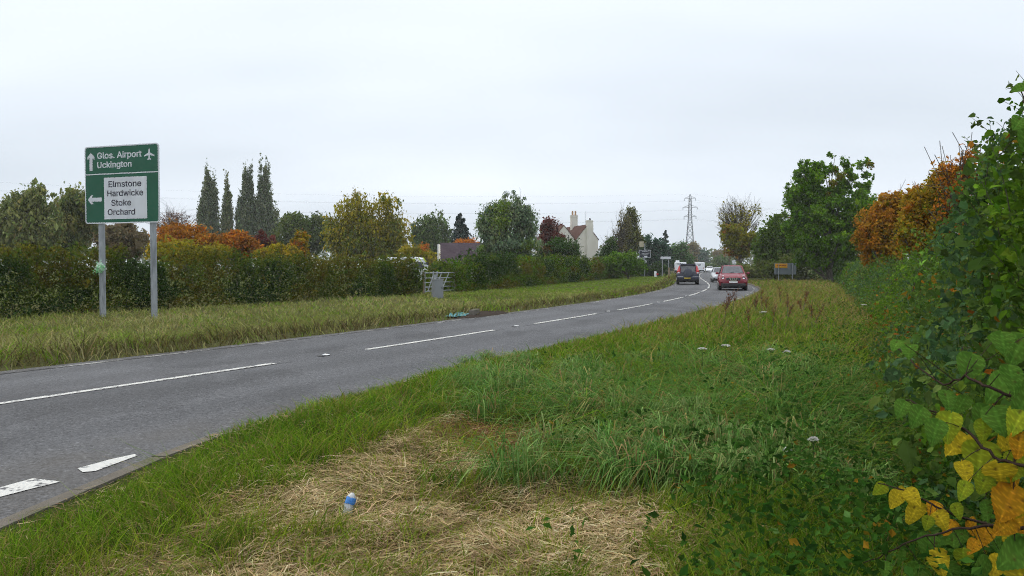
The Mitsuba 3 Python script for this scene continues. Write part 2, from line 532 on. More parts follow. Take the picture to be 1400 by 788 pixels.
def hay_mask(x, y):
    """1 inside the cut, dead patch, 0 outside, with an uneven margin"""
    q = fb(x, y, 3.1, 3, 3) - 0.5
    q2 = fb(x, y, 3.1, 3, 8) - 0.5
    sh = x.shape
    pts = shapely.points(np.column_stack([(x + q * 0.7).ravel(), (y + q2 * 0.7).ravel()]))
    shapely.prepare(HAY)
    dist = shapely.distance(HAY.exterior, pts)
    inside = shapely.contains(HAY, pts)
    d = np.where(inside, dist, -dist).reshape(sh)
    m = np.clip(d / 0.6 + 0.45, 0, 1)
    return m * np.clip(1.25 - 1.0 * np.clip((fb(x, y, 1.9, 3, 21) - 0.50) * 6, 0, 1), 0, 1)


def verge_z(x, y, yy, s):
    u = s - near_edge(yy)
    rise = np.clip(u / 0.5, 0, 1)
    bump = (fb(x, y, 0.55, 3, 1) - 0.5) * 0.22 + (fb(x, y, 2.2, 3, 2) - 0.5) * 0.10
    hs_ = side_of(HEDGE_R, np.column_stack([x.ravel(), y.ravel()])).reshape(x.shape)
    ditch = 0.24 * np.exp(-((hs_ + 0.25) / 0.5) ** 2) + 0.10 * (hs_ > -0.25) * (1 - np.exp(-((hs_ + 0.25) / 0.5) ** 2))
    return 0.055 + rise * (0.05 + bump - ditch) + 0.03 * np.clip(u, 0, 4) / 4


def vz_xy(x, y):
    yy, s = road_ts(np.column_stack([x, y]))
    return verge_z(x, y, yy, s)


ys_v = np.concatenate([np.arange(-12, 2, 0.4), np.arange(2, 24, 0.11), np.arange(24, 60, 0.35), np.arange(60, 325, 1.6)])
tcol = np.concatenate([np.linspace(0, 1, 75) ** 1.0])
vv, vf, vs, vy = strip(ys_v, lambda y: np.stack([near_edge(y) + 0.14 + (np.maximum(13.5, near_edge(y) + 9) - near_edge(y)) * t for t in tcol], 1), verge_z)
X, Y = vv[..., 0], vv[..., 1]
hm = hay_mask(X, Y)
nz = fb(X, Y, 5.0, 4, 31)[..., None]
nz2 = fb(X, Y, 0.8, 3, 33)[..., None]
green = np.array([0.036, 0.05, 0.016]) * (1 - nz2) + np.array([0.055, 0.055, 0.022]) * nz2
straw = np.array([0.125, 0.098, 0.054]) * (0.55 + 0.9 * nz)
soil = np.array([0.045, 0.035, 0.024])
straw = straw * np.clip((nz - 0.33) * 8, 0, 1) + soil * (1 - np.clip((nz - 0.33) * 8, 0, 1))
struct('verge', (vv.reshape(-1, 3), vf), 'm_vc', smooth=True, color=(green * (1 - hm[..., None]) + straw * hm[..., None]).reshape(-1, 3))


def bank_z(x, y, yy, s):
    u = far_edge(yy) - s
    return -0.02 + 0.07 * np.clip(u / 0.6, 0, 1) + np.clip(u / 0.6, 0, 1) * ((fb(x, y, 0.5, 3, 4) - 0.5) * 0.14)


ys_b = np.concatenate([np.arange(-20, 70, 0.4), np.arange(70, 325, 1.5)])
bv, bf, bs, by = strip(ys_b, lambda y: np.stack([far_edge(y) - 0.0 - 20 * t for t in np.linspace(1, 0, 50) ** 1.4], 1), bank_z)
nz = fb(bv[..., 0], bv[..., 1], 1.3, 4, 35)[..., None]
struct('far_verge', (bv.reshape(-1, 3), bf), 'm_vc', smooth=True,
       color=(np.array([0.05, 0.055, 0.02]) * (1 - nz) + np.array([0.10, 0.095, 0.045]) * nz).reshape(-1, 3))


def bz_xy(x, y):
    yy, s = road_ts(np.column_stack([x, y]))
    return bank_z(x, y, yy, s)


def polar(n, d0, d1, a0, a1, power=0.0):
    """points with density ~ d**(-2+...) seen from the viewpoint"""
    d = np.exp(R.uniform(math.log(d0), math.log(d1), n))
    a = np.tan(R.uniform(a0, a1, n))
    return np.stack([a * d, d], 1)


def gauss(x, y, c, r):
    return np.exp(-(((x - c[0]) / r[0]) ** 2 + ((y - c[1]) / r[1]) ** 2))


# --- near verge grass
def near_grass():
    xy = polar(480000, 2.6, 75, -0.74, 0.66)
    yy, s = road_ts(xy)
    inside = (s > near_edge(yy) + np.where(yy < 9.0, 0.09, np.where((yy < 30) | (yy > 60), 0.02, 0.10))) & (side_of(HEDGE_R, xy) < 0.9)
    xy, yy, s = xy[inside], yy[inside], s[inside]
    x, y = xy.T
    d = np.hypot(x, y)
    hay = hay_mask(x, y)
    lush = np.clip(gauss(x, y, (1.2, 7.4), (1.9, 1.5)) + gauss(x, y, (3.0, 9.5), (1.6, 3.5)), 0, 1) * (hay < 0.5)
    patch = fb(x, y, 1.5, 3, 41)
    fine = fb(x, y, 6.0, 2, 43)
    keep = R.random(len(x)) < np.where(hay > R.random(len(x)) * 0.9 + 0.05, 0.33 + 0.60 * np.clip((fb(x, y, 2.3, 3, 77) - 0.47) * 6, 0, 1), 0.5 + 0.5 * np.clip((fine - 0.3) * 3, 0, 1))
    x, y, d, hay, lush, patch, fine, s, yy = (q[keep] for q in (x, y, d, hay, lush, patch, fine, s, yy))
    n = len(x)
    u = s - near_edge(yy)
    h_edge = np.clip((u - 0.13) / 0.5, 0.25, 1)
    dry = np.clip((d - 11) / 14, 0, 1) * np.clip((patch - 0.30) * 3.0, 0, 1)
    h = np.where(hay > 0.5, R.uniform(0.04, 0.11, n), 0.075 + 0.11 * patch + 0.14 * lush + 0.10 * dry) * R.lognormal(0, 0.28, n)
    h *= np.clip(0.50 + u / 1.6, 0.5, 1) * np.where(yy < 8.6, np.maximum(h_edge, 0.32), np.maximum(h_edge, 0.85))
    h *= 0.72 + 0.56 * np.clip((fb(x, y, 3.3, 2, 48) - 0.3) * 2.5, 0, 1)
    w = np.maximum(0.0042 + 0.0028 * lush, 0.0009 * d) * R.uniform(0.7, 1.5, n)
    pal_green = [(0.038, 0.076, 0.010), (0.068, 0.124, 0.016), (0.115, 0.172, 0.028), (0.175, 0.20, 0.05)]
    pal_blue = [(0.036, 0.084, 0.020), (0.066, 0.134, 0.034), (0.118, 0.190, 0.062)]
    pal_dry = [(0.085, 0.105, 0.026), (0.14, 0.135, 0.042), (0.20, 0.165, 0.075), (0.15, 0.11, 0.055)]
    wn = np.clip(patch * 1.1 - 0.15 + (fine - 0.5) * 0.7 + R.normal(0, 0.20, n), 0, 1)
    col = pick(pal_green, wn)
    cb = pick(pal_blue, wn)
    cd = pick(pal_dry, R.random(n))
    lf = (R.random(n) < lush * 0.85)[:, None]
    col = np.where((hay > 0.4)[:, None], pick([(0.075, 0.125, 0.012), (0.13, 0.18, 0.022), (0.19, 0.215, 0.045)], R.random(n)), col)
    col = np.where(lf, cb, col)
    col = np.where((R.random(n) < dry * 0.75 + 0.20)[:, None], cd, col)
    col = np.where(((hay > 0.5) & (R.random(n) < 0.3))[:, None], cd, col)
    p = np.column_stack([x, y, vz_xy(x, y) - 0.01])
    lean = 0.55 + 1.0 * lush + 0.5 * (fine > 0.55)
    th = fb(x, y, 2.6, 2, 47) * 14
    wind = np.stack([np.cos(th), np.sin(th), th * 0], 1) * 0.9
    v, f, c = blades(p, h, w, col, lean=lean, droop=0.0, wind=wind)
    # coarse long blades arch over
    v = v.reshape(-1, 5, 3)
    v[:, 4, 2] -= (lush * h * R.uniform(0.1, 0.75, n))
    return v.reshape(-1, 3), f, c


v_, f_, c_ = near_grass()
struct('verge_grass', (v_, f_), 'm_grass', color=c_, kind='stuff', label='mixed green and yellowing roadside grass on the near verge', cat='grass')


# --- coarse arching tussocks
def tussocks():
    A = Acc()
    k = 0
    while k < 190:
        u, v_ = R.uniform(640, 1210), R.uniform(488, 690)
        c = G(u, v_, 0.1)
        if hay_mask(c[:1], c[1:2])[0] > 0.25 or side_of(HEDGE_R, c[None, :2])[0] > -0.2:
            continue
        k += 1
        n = int(R.integers(50, 150))
        r = R.uniform(0.05, 0.20)
        a = R.uniform(0, 6.283, n)
        q = R.random(n) ** 0.5 * r
        p = np.column_stack([c[0] + q * np.cos(a), c[1] + q * np.sin(a), np.full(n, float(vz_xy(c[:1], c[1:2])[0]) - 0.02)])
        L = R.uniform(0.22, 0.50) * R.uniform(0.6, 1.15, n)
        out = a + R.normal(0, 0.5, n)
        d = np.stack([np.cos(out), np.sin(out), out * 0], 1) + np.array([-0.75, -0.45, 0]) * R.random((n, 1))
        steep = R.uniform(0.25, 1.0, n)[:, None]
        side = np.stack([-np.sin(out), np.cos(out), out * 0], 1) * R.uniform(0.0028, 0.0048, n)[:, None]
        z = np.array([0, 0, 1.0])
        Lc = L[:, None]
        m1 = p + d * Lc * 0.22 * steep + z * Lc * 0.52
        m2 = p + d * Lc * 0.62 * steep + z * Lc * (0.78 - 0.28 * steep)
        e = p + d * Lc * 1.0 * steep + z * Lc * (0.80 - 0.85 * steep)
        e[:, 2] = np.maximum(e[:, 2], p[:, 2] + 0.03)
        v = np.stack([p - side, p + side, m1 - side, m1 + side, m2 - side * 0.8, m2 + side * 0.8, e], 1).reshape(-1, 3)
        i = np.arange(n)[:, None] * 7
        f = np.vstack([i + [0, 1, 3], i + [0, 3, 2], i + [2, 3, 5], i + [2, 5, 4], i + [4, 5, 6]])
        col = pick([(0.042, 0.090, 0.024), (0.078, 0.148, 0.042), (0.140, 0.208, 0.078), (0.20, 0.24, 0.11)], np.clip(R.random(n) * 0.8 + R.normal(0.05, 0.12), 0, 1))
        dry_ = R.random(n) < 0.12
        col[dry_] = pick([(0.16, 0.12, 0.06), (0.26, 0.21, 0.11)], R.random(dry_.sum()))
        A.add(v, f, np.repeat(col, 7, axis=0))
    return A.get()


g_, c_ = tussocks()
struct('coarse_grass', g_, 'm_grass', color=c_, kind='stuff', label='arching blue green coarse grass tufts beyond the cut patch', cat='grass')


# --- straw lying on the cut patch
def straw_strands():
    xy = polar(170000, 2.6, 10.5, -0.74, 0.5)
    x, y = xy.T
    hay = hay_mask(x, y)
    yy, s = road_ts(xy)
    edge = fb(x, y, 2.0, 3, 51)
    k = ((R.random(len(x)) < hay * np.clip((edge - 0.28) * 5, 0.12, 1)) | (R.random(len(x)) < 0.075 * (x < 1.2))) & (s > near_edge(yy) + 0.2) & (side_of(HEDGE_R, xy) < 0)
    x, y, edge = x[k], y[k], edge[k]
    n = len(x)
    L = R.uniform(0.05, 0.20, n)
    a = fb(x, y, 1.1, 2, 52) * 9 + R.normal(0, 0.9, n)
    dirv = np.stack([np.cos(a), np.sin(a), R.normal(0.04, 0.16, n)], 1)
    side = np.stack([-np.sin(a), np.cos(a), R.normal(0, 0.3, n)], 1) * (R.uniform(0.0016, 0.0032, n))[:, None]
    base = np.column_stack([x, y, vz_xy(x, y) + R.uniform(0.0, 0.05, n) * (0.4 + edge * 1.4)])
    bend = np.stack([-np.sin(a), np.cos(a), np.full(n, 0.8)], 1) * (L * R.normal(0, 0.16, n))[:, None]
    m = base + dirv * (L * 0.5)[:, None] + bend
    m[:, 2] = np.maximum(m[:, 2], base[:, 2] + 0.004)
    e = base + dirv * L[:, None]
    e[:, 2] = np.maximum(e[:, 2], base[:, 2] - 0.01)
    v = np.stack([base - side, base + side, m + side, m - side, e], 1).reshape(-1, 3)
    i = np.arange(n)[:, None] * 5
    f = np.vstack([i + [0, 1, 2], i + [0, 2, 3], i + [3, 2, 4]])
    pal = [(0.08, 0.058, 0.034), (0.22, 0.17, 0.10), (0.36, 0.29, 0.18), (0.47, 0.40, 0.27)]
    c = pick(pal, np.clip(edge * 1.5 - 0.25 + R.normal(0, 0.2, n), 0, 1))
    bc = G(735, 608, 0.12)
    br_ = np.clip(gauss(x, y, bc, (0.55, 0.75)) + gauss(x, y, G(640, 588, 0.12), (0.4, 0.5)) * 0.5, 0, 1) * (R.random(n) < 0.8)
    c = np.where((br_ > 0.3)[:, None], pick([(0.085, 0.042, 0.022), (0.16, 0.085, 0.045), (0.22, 0.135, 0.075)], R.random(n)), c)
    return v, f, np.repeat(c, 5, axis=0)


v_, f_, c_ = straw_strands()
struct('cut_straw', (v_, f_), 'm_grass', color=c_, kind='stuff', label='dead straw coloured grass cuttings lying in the foreground patch', cat='straw')


# --- far verge grass
def far_grass():
    xy = np.vstack([polar(150000, 9, 130, -0.80, 0.45), polar(64000, 38, 150, -0.12, 0.32)])
    yy, s = road_ts(xy)
    inside = (s < far_edge(yy) - 0.05) & (s > -20) & ((side_of(HEDGE_L, xy) > -0.8) | (xy[:, 1] > 41.5)) & ((side_of(HEDGE_L2, xy) > -0.8) | (xy[:, 1] < 44.4))
    xy, yy, s = xy[inside], yy[inside], s[inside]
    x, y = xy.T
    n = len(x)
    d = np.hypot(x, y)
    u = far_edge(yy) - s
    patch = fb(x, y, 0.7, 3, 61)
    fringe = np.clip(1.25 - np.abs(u - 0.6) / 0.8, 0, 1) * np.clip(1.4 - 0.0 * y, 0, 1)
    mown = np.clip((yy - 38) / 12, 0, 1) * np.clip((u - 1.4) / 1.0, 0, 1)
    h = (0.065 + 0.11 * patch + 0.13 * fringe) * (0.75 + 0.5 * (fb(x, y, 0.22, 3, 67))) * (1 - 0.62 * mown) * R.lognormal(0, 0.3, n)
    h *= np.clip(0.35 + u * 1.6, 0.35, 1)
    w = np.maximum(0.006, 0.0010 * d) * R.uniform(0.7, 1.4, n)
    pal = [(0.070, 0.092, 0.024), (0.115, 0.138, 0.042), (0.165, 0.172, 0.066), (0.25, 0.225, 0.12)]
    col = pick(pal, np.clip(fb(x, y, 0.22, 3, 67) * 0.9 - 0.25 + patch * 0.7 + R.normal(0, 0.2, n), 0, 1))
    cg = pick([(0.065, 0.12, 0.018), (0.105, 0.165, 0.025), (0.14, 0.19, 0.045)], R.random(n))
    cf = pick([(0.032, 0.032, 0.014), (0.060, 0.052, 0.024), (0.10, 0.082, 0.042), (0.065, 0.075, 0.022)], R.random(n))
    col = np.where((R.random(n) < mown * 0.85)[:, None], cg, col)
    col = np.where((R.random(n) < fringe * 0.8)[:, None], cf, col)
    col = np.where((R.random(n) < np.clip((fb(x, y, 1.2, 2, 66) - 0.52) * 5, 0, 0.6))[:, None], cg, col)
    p = np.column_stack([x, y, bz_xy(x, y) - 0.01])
    th = fb(x, y, 0.9, 2, 68) * 16
    return blades(p, h, w, col, lean=0.85, wind=np.stack([np.cos(th), np.sin(th), th * 0], 1) * 1.0)


v_, f_, c_ = far_grass()
struct('far_verge_grass', (v_, f_), 'm_grass', color=c_, kind='stuff', label='long olive and straw tinted grass on the verge across the road', cat='grass')

# ------------------------------------------------------------------ trees and shrubs
def lobes_from_px(px, d):
    """[(u, v, ru, rv)] at distance d -> centres and radii in metres"""
    out = []
    for u, v, ru, rv in px:
        c = P(u, v, d)
        out.append((c, np.array([ru, 0.9 * ru, rv]) * d / F_PX))
    return out


def tree(name, label, cat_, px, d, palette, n=9000, leaf=0.22, clumps=70, clump=0.16, base_u=None, sparse=False, weep=0.0, group=None, trunk_r=None, hue=None,
         fill=0.30, twigs=0, aspect=0.55, trunk=True, z0=-0.1, up=0.35, rise=0.0, bsdf='m_leaf'):
    lobes = lobes_from_px(px, d)
    if not sparse:
        n, leaf, clump = int(n * 1.2), leaf * 1.55, clump * 1.2
    more = []
    for c, r in lobes:
        for _ in range(4):
            q = unit(R.normal(size=3) + [0, 0, 0.25])
            more.append((c + q * r * R.uniform(0.75, 0.98), r * R.uniform(0.22, 0.46) * [1.0, 1.0, R.uniform(0.8, 1.25)]))
    lobes = [(c, r * 1.02) for c, r in lobes] + (more if rise < 0.8 else [])
    vol = np.array([np.prod(r) ** (2 / 3) for _, r in lobes])
    cnt = np.maximum(3, (clumps * vol / vol.sum()).astype(int))
    cc, rr, ll = [], [], []
    for (c, r), m in zip(lobes, cnt):
        q = unit(R.normal(size=(m, 3))) * (fill + (0.92 - fill) * R.random((m, 1)) ** 0.6)
        cc.append(c + q * r)
        rr.append(np.repeat((r * clump * 1.7)[None], m, 0) * R.uniform(0.6, 1.35, (m, 1)) + 0.05)
        ll.append(np.full(m, r.mean()))
    cc, rr = np.vstack(cc), np.vstack(rr)
    cc[:, 2] = np.maximum(cc[:, 2], 0.35)
    pa = np.asarray(palette, float)
    palette = pa * 1.22 if pa[:, 1].mean() > 0.98 * pa[:, 0].mean() else pa
    key = thing(name, label, cat_, group)
    bu = base_u if base_u is not None else np.mean([l[0] for l in px])
    base = P(bu, HOR, d) * np.array([1, 1, 0]) + np.array([0, 0, z0])
    top = max(c[2] + r[2] for c, r in lobes)
    height = top - z0
    tr = trunk_r or 0.020 * height + 0.04
    if trunk:
        # wood: a tapered trunk and limbs to the clumps
        ms = []
        lead = cc[np.argmax(cc[:, 2])] - np.array([0, 0, 0.10 * height])
        ctrl = np.array([base, base + [R.normal(0, 0.02) * height, R.normal(0, 0.02) * height, height * 0.3], base * [1, 1, 0] * 0.5 + lead * [1, 1, 0] * 0.5 + [0, 0, z0 + height * 0.6], lead])
        tt = np.linspace(0, 1, 10)[:, None]
        tp = (1 - tt) ** 3 * ctrl[0] + 3 * (1 - tt) ** 2 * tt * ctrl[1] + 3 * (1 - tt) * tt ** 2 * ctrl[2] + tt ** 3 * ctrl[3]
        rad = tr * (1 - 0.93 * tt[:, 0])
        rad[0] *= 1.3
        ms.append(tube(tp, rad, 8))
        order = R.permutation(len(cc))[:26 + 80 * sparse]
        for i in order:
            e = cc[i]
            k = np.clip((e[2] - z0) / height * (0.75 - 0.25 * rise) - 0.10 - 0.25 * rise, 0.10, 0.85)
            j = int(k * 9)
            s = tp[j]
            mid = (s + e) / 2 + [0, 0, (0.10 - weep * 0.0) * np.linalg.norm(e - s)]
            mid[:2] += (s[:2] - e[:2]) * 0.15 * rise
            t5 = np.linspace(0, 1, 6)[:, None]
            bp = (1 - t5) ** 2 * s + 2 * (1 - t5) * t5 * mid + t5 ** 2 * e
            bp[1:-1] += R.normal(0, 0.02, (4, 3)) * np.linalg.norm(e - s)
            r0 = min(tr * 0.5, rad[j] * 0.65)
            ms.append(tube(bp, r0 * (1 - 0.85 * t5[:, 0]), 5, False))
            for _ in range(twigs):
                q = e + R.normal(size=3) * rr[i] * 1.6 + [0, 0, rr[i][2] * 0.8]
                b0 = bp[R.integers(3, 6)]
                mm = (b0 + q) / 2 + R.normal(0, 0.08, 3) * np.linalg.norm(q - b0)
                ms.append(tube(np.array([b0, mm, q]), [r0 * 0.22 + 0.006, r0 * 0.14 + 0.005, 0.006], 3, False))
        part(key, 'trunk', cat(ms), 'm_bark', smooth=True)
    # leaves
    w = rr.prod(1) ** (2 / 3)
    m = R.multinomial(n, w / w.sum())
    idx = np.repeat(np.arange(len(cc)), m)
    q = unit(R.normal(size=(n, 3))) * (R.random((n, 1)) ** 0.45) * R.choice([1.0, 1.0, 1.45], (n, 1))
    p = cc[idx] + q * rr[idx]
    if weep:
        p[:, 2] -= R.exponential(1.0, n) * weep * rr[idx][:, 2]
        p[:, 2] = np.maximum(p[:, 2], 0.3)
    if rise:
        p[:, 2] += np.minimum(R.exponential(1.0, n), 1.6) * rise * rr[idx][:, 2] * 0.45
    cw = R.random(len(cc)) * 0.55
    col = pick(palette, np.clip(cw[idx] + R.random(n) * 0.45, 0, 1))
    if hue is not None:  # some clumps of another colour
        pal2, share = hue
        other = R.random(len(cc)) < share
        c2 = pick(pal2, R.random(n))
        col = np.where((other[idx] & (R.random(n) < 0.85))[:, None], c2, col)
    v, f, c = leaves(p, leaf * R.lognormal(-0.05, 0.42, n), col, aspect=aspect, up=up, axis=[0, 0, -1 if weep else 1], axis_w=0.75 if (weep or rise) else 0.0)
    part(key, 'crown', (v, f), bsdf, color=c)
    return key


GREY_GREEN = [(0.060, 0.078, 0.034), (0.10, 0.12, 0.052), (0.145, 0.155, 0.068), (0.18, 0.175, 0.08)]
OLIVE = [(0.09, 0.088, 0.018), (0.15, 0.138, 0.026), (0.215, 0.185, 0.034), (0.28, 0.235, 0.045)]
DARK = [(0.018, 0.036, 0.012), (0.032, 0.055, 0.018), (0.05, 0.078, 0.026)]
BLUE = [(0.018, 0.040, 0.028), (0.030, 0.058, 0.038), (0.05, 0.085, 0.052)]
MID = [(0.026, 0.055, 0.010), (0.045, 0.090, 0.014), (0.075, 0.125, 0.022), (0.11, 0.155, 0.03)]
ORANGE = [(0.16, 0.055, 0.012), (0.27, 0.10, 0.015), (0.36, 0.16, 0.022), (0.33, 0.20, 0.03)]
RUST = [(0.09, 0.04, 0.014), (0.17, 0.075, 0.016), (0.24, 0.115, 0.02), (0.16, 0.11, 0.02)]
YELLOW = [(0.11, 0.10, 0.016), (0.19, 0.155, 0.02), (0.27, 0.20, 0.025)]
WINE = [(0.045, 0.016, 0.014), (0.085, 0.028, 0.024), (0.13, 0.05, 0.04)]
BROWN = [(0.07, 0.06, 0.035), (0.12, 0.10, 0.06), (0.17, 0.145, 0.095)]
POPLAR = [(0.040, 0.056, 0.034), (0.068, 0.086, 0.050), (0.10, 0.118, 0.068), (0.125, 0.128, 0.078)]

tree('green_shrub', 'yellowing green bush right behind the field gate', 'shrub', [(598, 378, 20, 16), (585, 384, 14, 14), (618, 382, 16, 16)], 52, [(0.03, 0.045, 0.012), (0.06, 0.08, 0.018), (0.11, 0.11, 0.022)], 5000, 0.09, 60, 0.2)
tree('green_shrub', 'dense dark green bush ending the long hedge at the left gate post', 'shrub', [(557, 379, 20, 21), (535, 380, 20, 22), (570, 386, 9, 16)], 41.8, [(0.026, 0.042, 0.011), (0.046, 0.066, 0.017), (0.075, 0.095, 0.026)], 5500, 0.07, 70, 0.2)
# left, behind the hedge
tree('willow_tree', 'broad grey green tree with two rounded tops at the left edge of the view', 'tree', [(35, 300, 30, 42), (50, 268, 20, 21), (10, 310, 25, 40), (58, 310, 22, 35)], 75, GREY_GREEN, 12000, 0.2, 110, 0.18, weep=0.25)
tree('willow_tree', 'grey green tree with yellowing top just left of the big road sign', 'tree', [(98, 300, 30, 40), (92, 275, 20, 20), (118, 290, 22, 30), (85, 325, 25, 25)], 80, [(0.055, 0.075, 0.03), (0.09, 0.11, 0.045), (0.14, 0.14, 0.055), (0.17, 0.15, 0.06)], 12000, 0.2, 100, 0.18, weep=0.25)
tree('grey_shrub', 'grey brown fluffy shrub seen between the two posts of the big road sign', 'shrub', [(170, 330, 32, 22), (150, 325, 18, 18)], 66, BROWN, 6000, 0.16, 60, 0.2)
tree('thin_tree', 'thin pinkish almost bare tree top right of the big road sign', 'tree', [(243, 306, 26, 17), (225, 315, 14, 12)], 115, [(0.11, 0.07, 0.06), (0.17, 0.10, 0.08)], 1300, 0.2, 60, 0.22, sparse=True, twigs=5)
tree('orange_shrub', 'russet orange shrub topped tree rising over the hedge beside the first poplar', 'shrub', [(252, 330, 38, 22), (240, 320, 22, 15), (285, 338, 22, 16)], 60, RUST, 8500, 0.13, 90, 0.18, hue=(ORANGE, 0.35))
tree('yellow_shrub', 'olive yellow shrub in front of the russet shrub right of the big sign', 'shrub', [(240, 345, 36, 16), (285, 348, 26, 14)], 52, OLIVE, 6000, 0.11, 70, 0.2, hue=(YELLOW, 0.2))
tree('orange_shrub', 'bright orange shrub below the middle poplars', 'shrub', [(324, 336, 24, 20), (340, 340, 16, 15), (308, 344, 14, 13)], 60, ORANGE, 6000, 0.12, 70, 0.18, hue=(RUST, 0.4))
tree('wine_shrub', 'dark wine red shrub below the rightmost poplar', 'shrub', [(362, 333, 12, 15), (352, 338, 9, 11)], 75, WINE, 2500, 0.14, 30, 0.2)
tree('yellow_shrub', 'golden yellow shrub right of the dark red shrub', 'shrub', [(380, 347, 22, 14), (365, 350, 15, 10), (398, 350, 12, 10)], 55, YELLOW, 4500, 0.11, 50, 0.2, hue=(OLIVE, 0.4))
tree('yellow_shrub', 'small orange and yellow tree before the round dark tree', 'shrub', [(410, 335, 12, 16), (405, 345, 14, 12)], 58, YELLOW, 3200, 0.11, 40, 0.2, hue=(ORANGE, 0.3))
for px, lab in (([(284, 275, 7, 48), (276, 300, 7, 42), (292, 295, 7, 48), (285, 320, 12, 30)], 'leftmost dark grey green poplar with a broad double side'),
                ([(310, 282, 5, 43), (311, 310, 8, 35)], 'slimmest palest poplar of the row'),
                ([(336, 262, 5.5, 40), (344, 275, 5, 48), (332, 305, 9, 40), (343, 315, 8, 40)], 'twin topped tallest poplar'),
                ([(358, 265, 6, 38), (363, 268, 6, 42), (355, 305, 8, 45), (364, 300, 9, 45), (374, 318, 9, 32)], 'rightmost poplar widening at its right foot')):
    tree('poplar_tree', lab + ' in the row behind the hedge', 'tree', [(a, b + 3, c * 0.98, e * 0.93) for a, b, c, e in px], 180, POPLAR if 'palest' not in lab else [(0.06, 0.075, 0.035), (0.09, 0.105, 0.05), (0.13, 0.12, 0.07)], 13000 if 'slim' not in lab else 6500, 0.32, 170, 0.17, rise=0.9, trunk_r=0.35, fill=0.05)
tree('round_tree', 'round dark green tree between the poplars and the golden willow', 'tree', [(415, 318, 34, 26), (395, 330, 20, 22), (438, 320, 16, 22)], 125, [(0.035, 0.05, 0.02), (0.06, 0.08, 0.03), (0.09, 0.105, 0.04)], 8000, 0.28, 80, 0.18)
tree('weeping_willow', 'large golden green weeping willow, the widest crown behind the hedge', 'tree', [(507, 297, 46, 32), (480, 305, 34, 34), (535, 310, 30, 36), (505, 325, 55, 26), (470, 330, 24, 24), (545, 330, 20, 24)], 100,
     OLIVE, 20000, 0.20, 150, 0.15, weep=0.8, hue=([(0.07, 0.09, 0.02), (0.11, 0.13, 0.03)], 0.35), fill=0.45)
tree('willow_tree', 'dark green drooping tree right of the golden willow', 'tree', [(588, 315, 26, 28), (575, 325, 16, 26), (600, 325, 16, 26)], 140, [(0.035, 0.055, 0.024), (0.06, 0.085, 0.034), (0.085, 0.11, 0.045)], 7000, 0.26, 60, 0.18, weep=0.6)
tree('orange_shrub', 'small flame orange bush left of the dark barn roof', 'shrub', [(578, 344, 6, 10), (577, 350, 7, 7)], 92, ORANGE, 1500, 0.13, 22, 0.25)
tree('green_shrub', 'olive green bush under the drooping tree beside the flame orange bush', 'shrub', [(560, 350, 16, 12), (590, 352, 12, 10)], 84, OLIVE, 3500, 0.14, 40, 0.22)
tree('orange_tree', 'orange leaved tree showing above the barn roof ridge', 'tree', [(637, 338, 16, 10), (650, 340, 10, 8)], 112, ORANGE, 2500, 0.16, 34, 0.22)
tree('silver_willow', 'tall feathery blue green willow between the barn and the white house', 'tree', [(692, 312, 36, 36), (706, 290, 18, 17), (675, 300, 20, 24), (720, 315, 18, 28), (664, 322, 14, 22), (695, 340, 42, 18)], 75,
     [(0.050, 0.076, 0.052), (0.090, 0.122, 0.078), (0.135, 0.168, 0.10), (0.17, 0.19, 0.10)], 20000, 0.15, 170, 0.14, rise=0.5, hue=([(0.085, 0.13, 0.03), (0.12, 0.16, 0.04)], 0.14), twigs=1)
tree('wine_tree', 'dark red leaved tree top beside the white house', 'tree', [(754, 315, 14, 18), (748, 325, 12, 14), (765, 328, 14, 12)], 112, WINE, 3600, 0.2, 50, 0.17, twigs=2)
tree('dark_shrub', 'dark green dome shaped bush before the dark red tree', 'shrub', [(768, 342, 24, 16), (750, 346, 16, 14), (785, 350, 13, 12)], 88, DARK, 6000, 0.13, 60, 0.2, hue=([(0.07, 0.045, 0.02), (0.10, 0.06, 0.025)], 0.15))
tree('dark_shrub', 'dark upright bush hiding the right foot of the white house wall', 'shrub', [(832, 345, 10, 18), (826, 354, 9, 12)], 108, DARK, 3000, 0.16, 40, 0.2)
tree('brown_tree', 'olive brown tree with bare upper branches right of the white house', 'tree', [(845, 332, 16, 16), (850, 310, 14, 26), (838, 340, 14, 14)], 120, [(0.07, 0.065, 0.025), (0.11, 0.095, 0.04), (0.13, 0.12, 0.05)], 1900, 0.2, 70, 0.14, sparse=True, twigs=6)
tree('pointed_tree', 'tall pointed olive green tree behind the bare branched one', 'tree', [(863, 320, 13, 28), (862, 300, 7, 18), (866, 335, 16, 20)], 130, [(0.045, 0.055, 0.02), (0.075, 0.08, 0.03), (0.10, 0.10, 0.04)], 5500, 0.22, 80, 0.16, rise=0.7)
tree('bright_shrub', 'bright green rounded bush at the end of the far hedge', 'shrub', [(843, 361, 18, 15), (860, 362, 16, 16), (875, 366, 9, 12)], 92, MID, 8000, 0.12, 80, 0.18)
tree('green_tree', 'blue green tree behind the dark sign on its post', 'tree', [(893, 338, 14, 20), (884, 345, 12, 18), (900, 348, 12, 18)], 145, BLUE, 5000, 0.26, 60, 0.18)
tree('green_tree', 'round green tree mass left of the road beyond the white sign', 'tree', [(928, 350, 16, 16), (915, 352, 14, 16), (940, 356, 10, 13)], 175, [(0.025, 0.055, 0.02), (0.045, 0.08, 0.03), (0.07, 0.11, 0.04)], 6000, 0.28, 60, 0.18)
tree('dark_hedge', 'dark clipped hedge block under the white sign by the side turning', 'shrub', [(903, 371, 12, 9), (893, 372, 8, 8), (884, 372, 8, 9)], 118, DARK, 4500, 0.14, 50, 0.2, trunk=False)
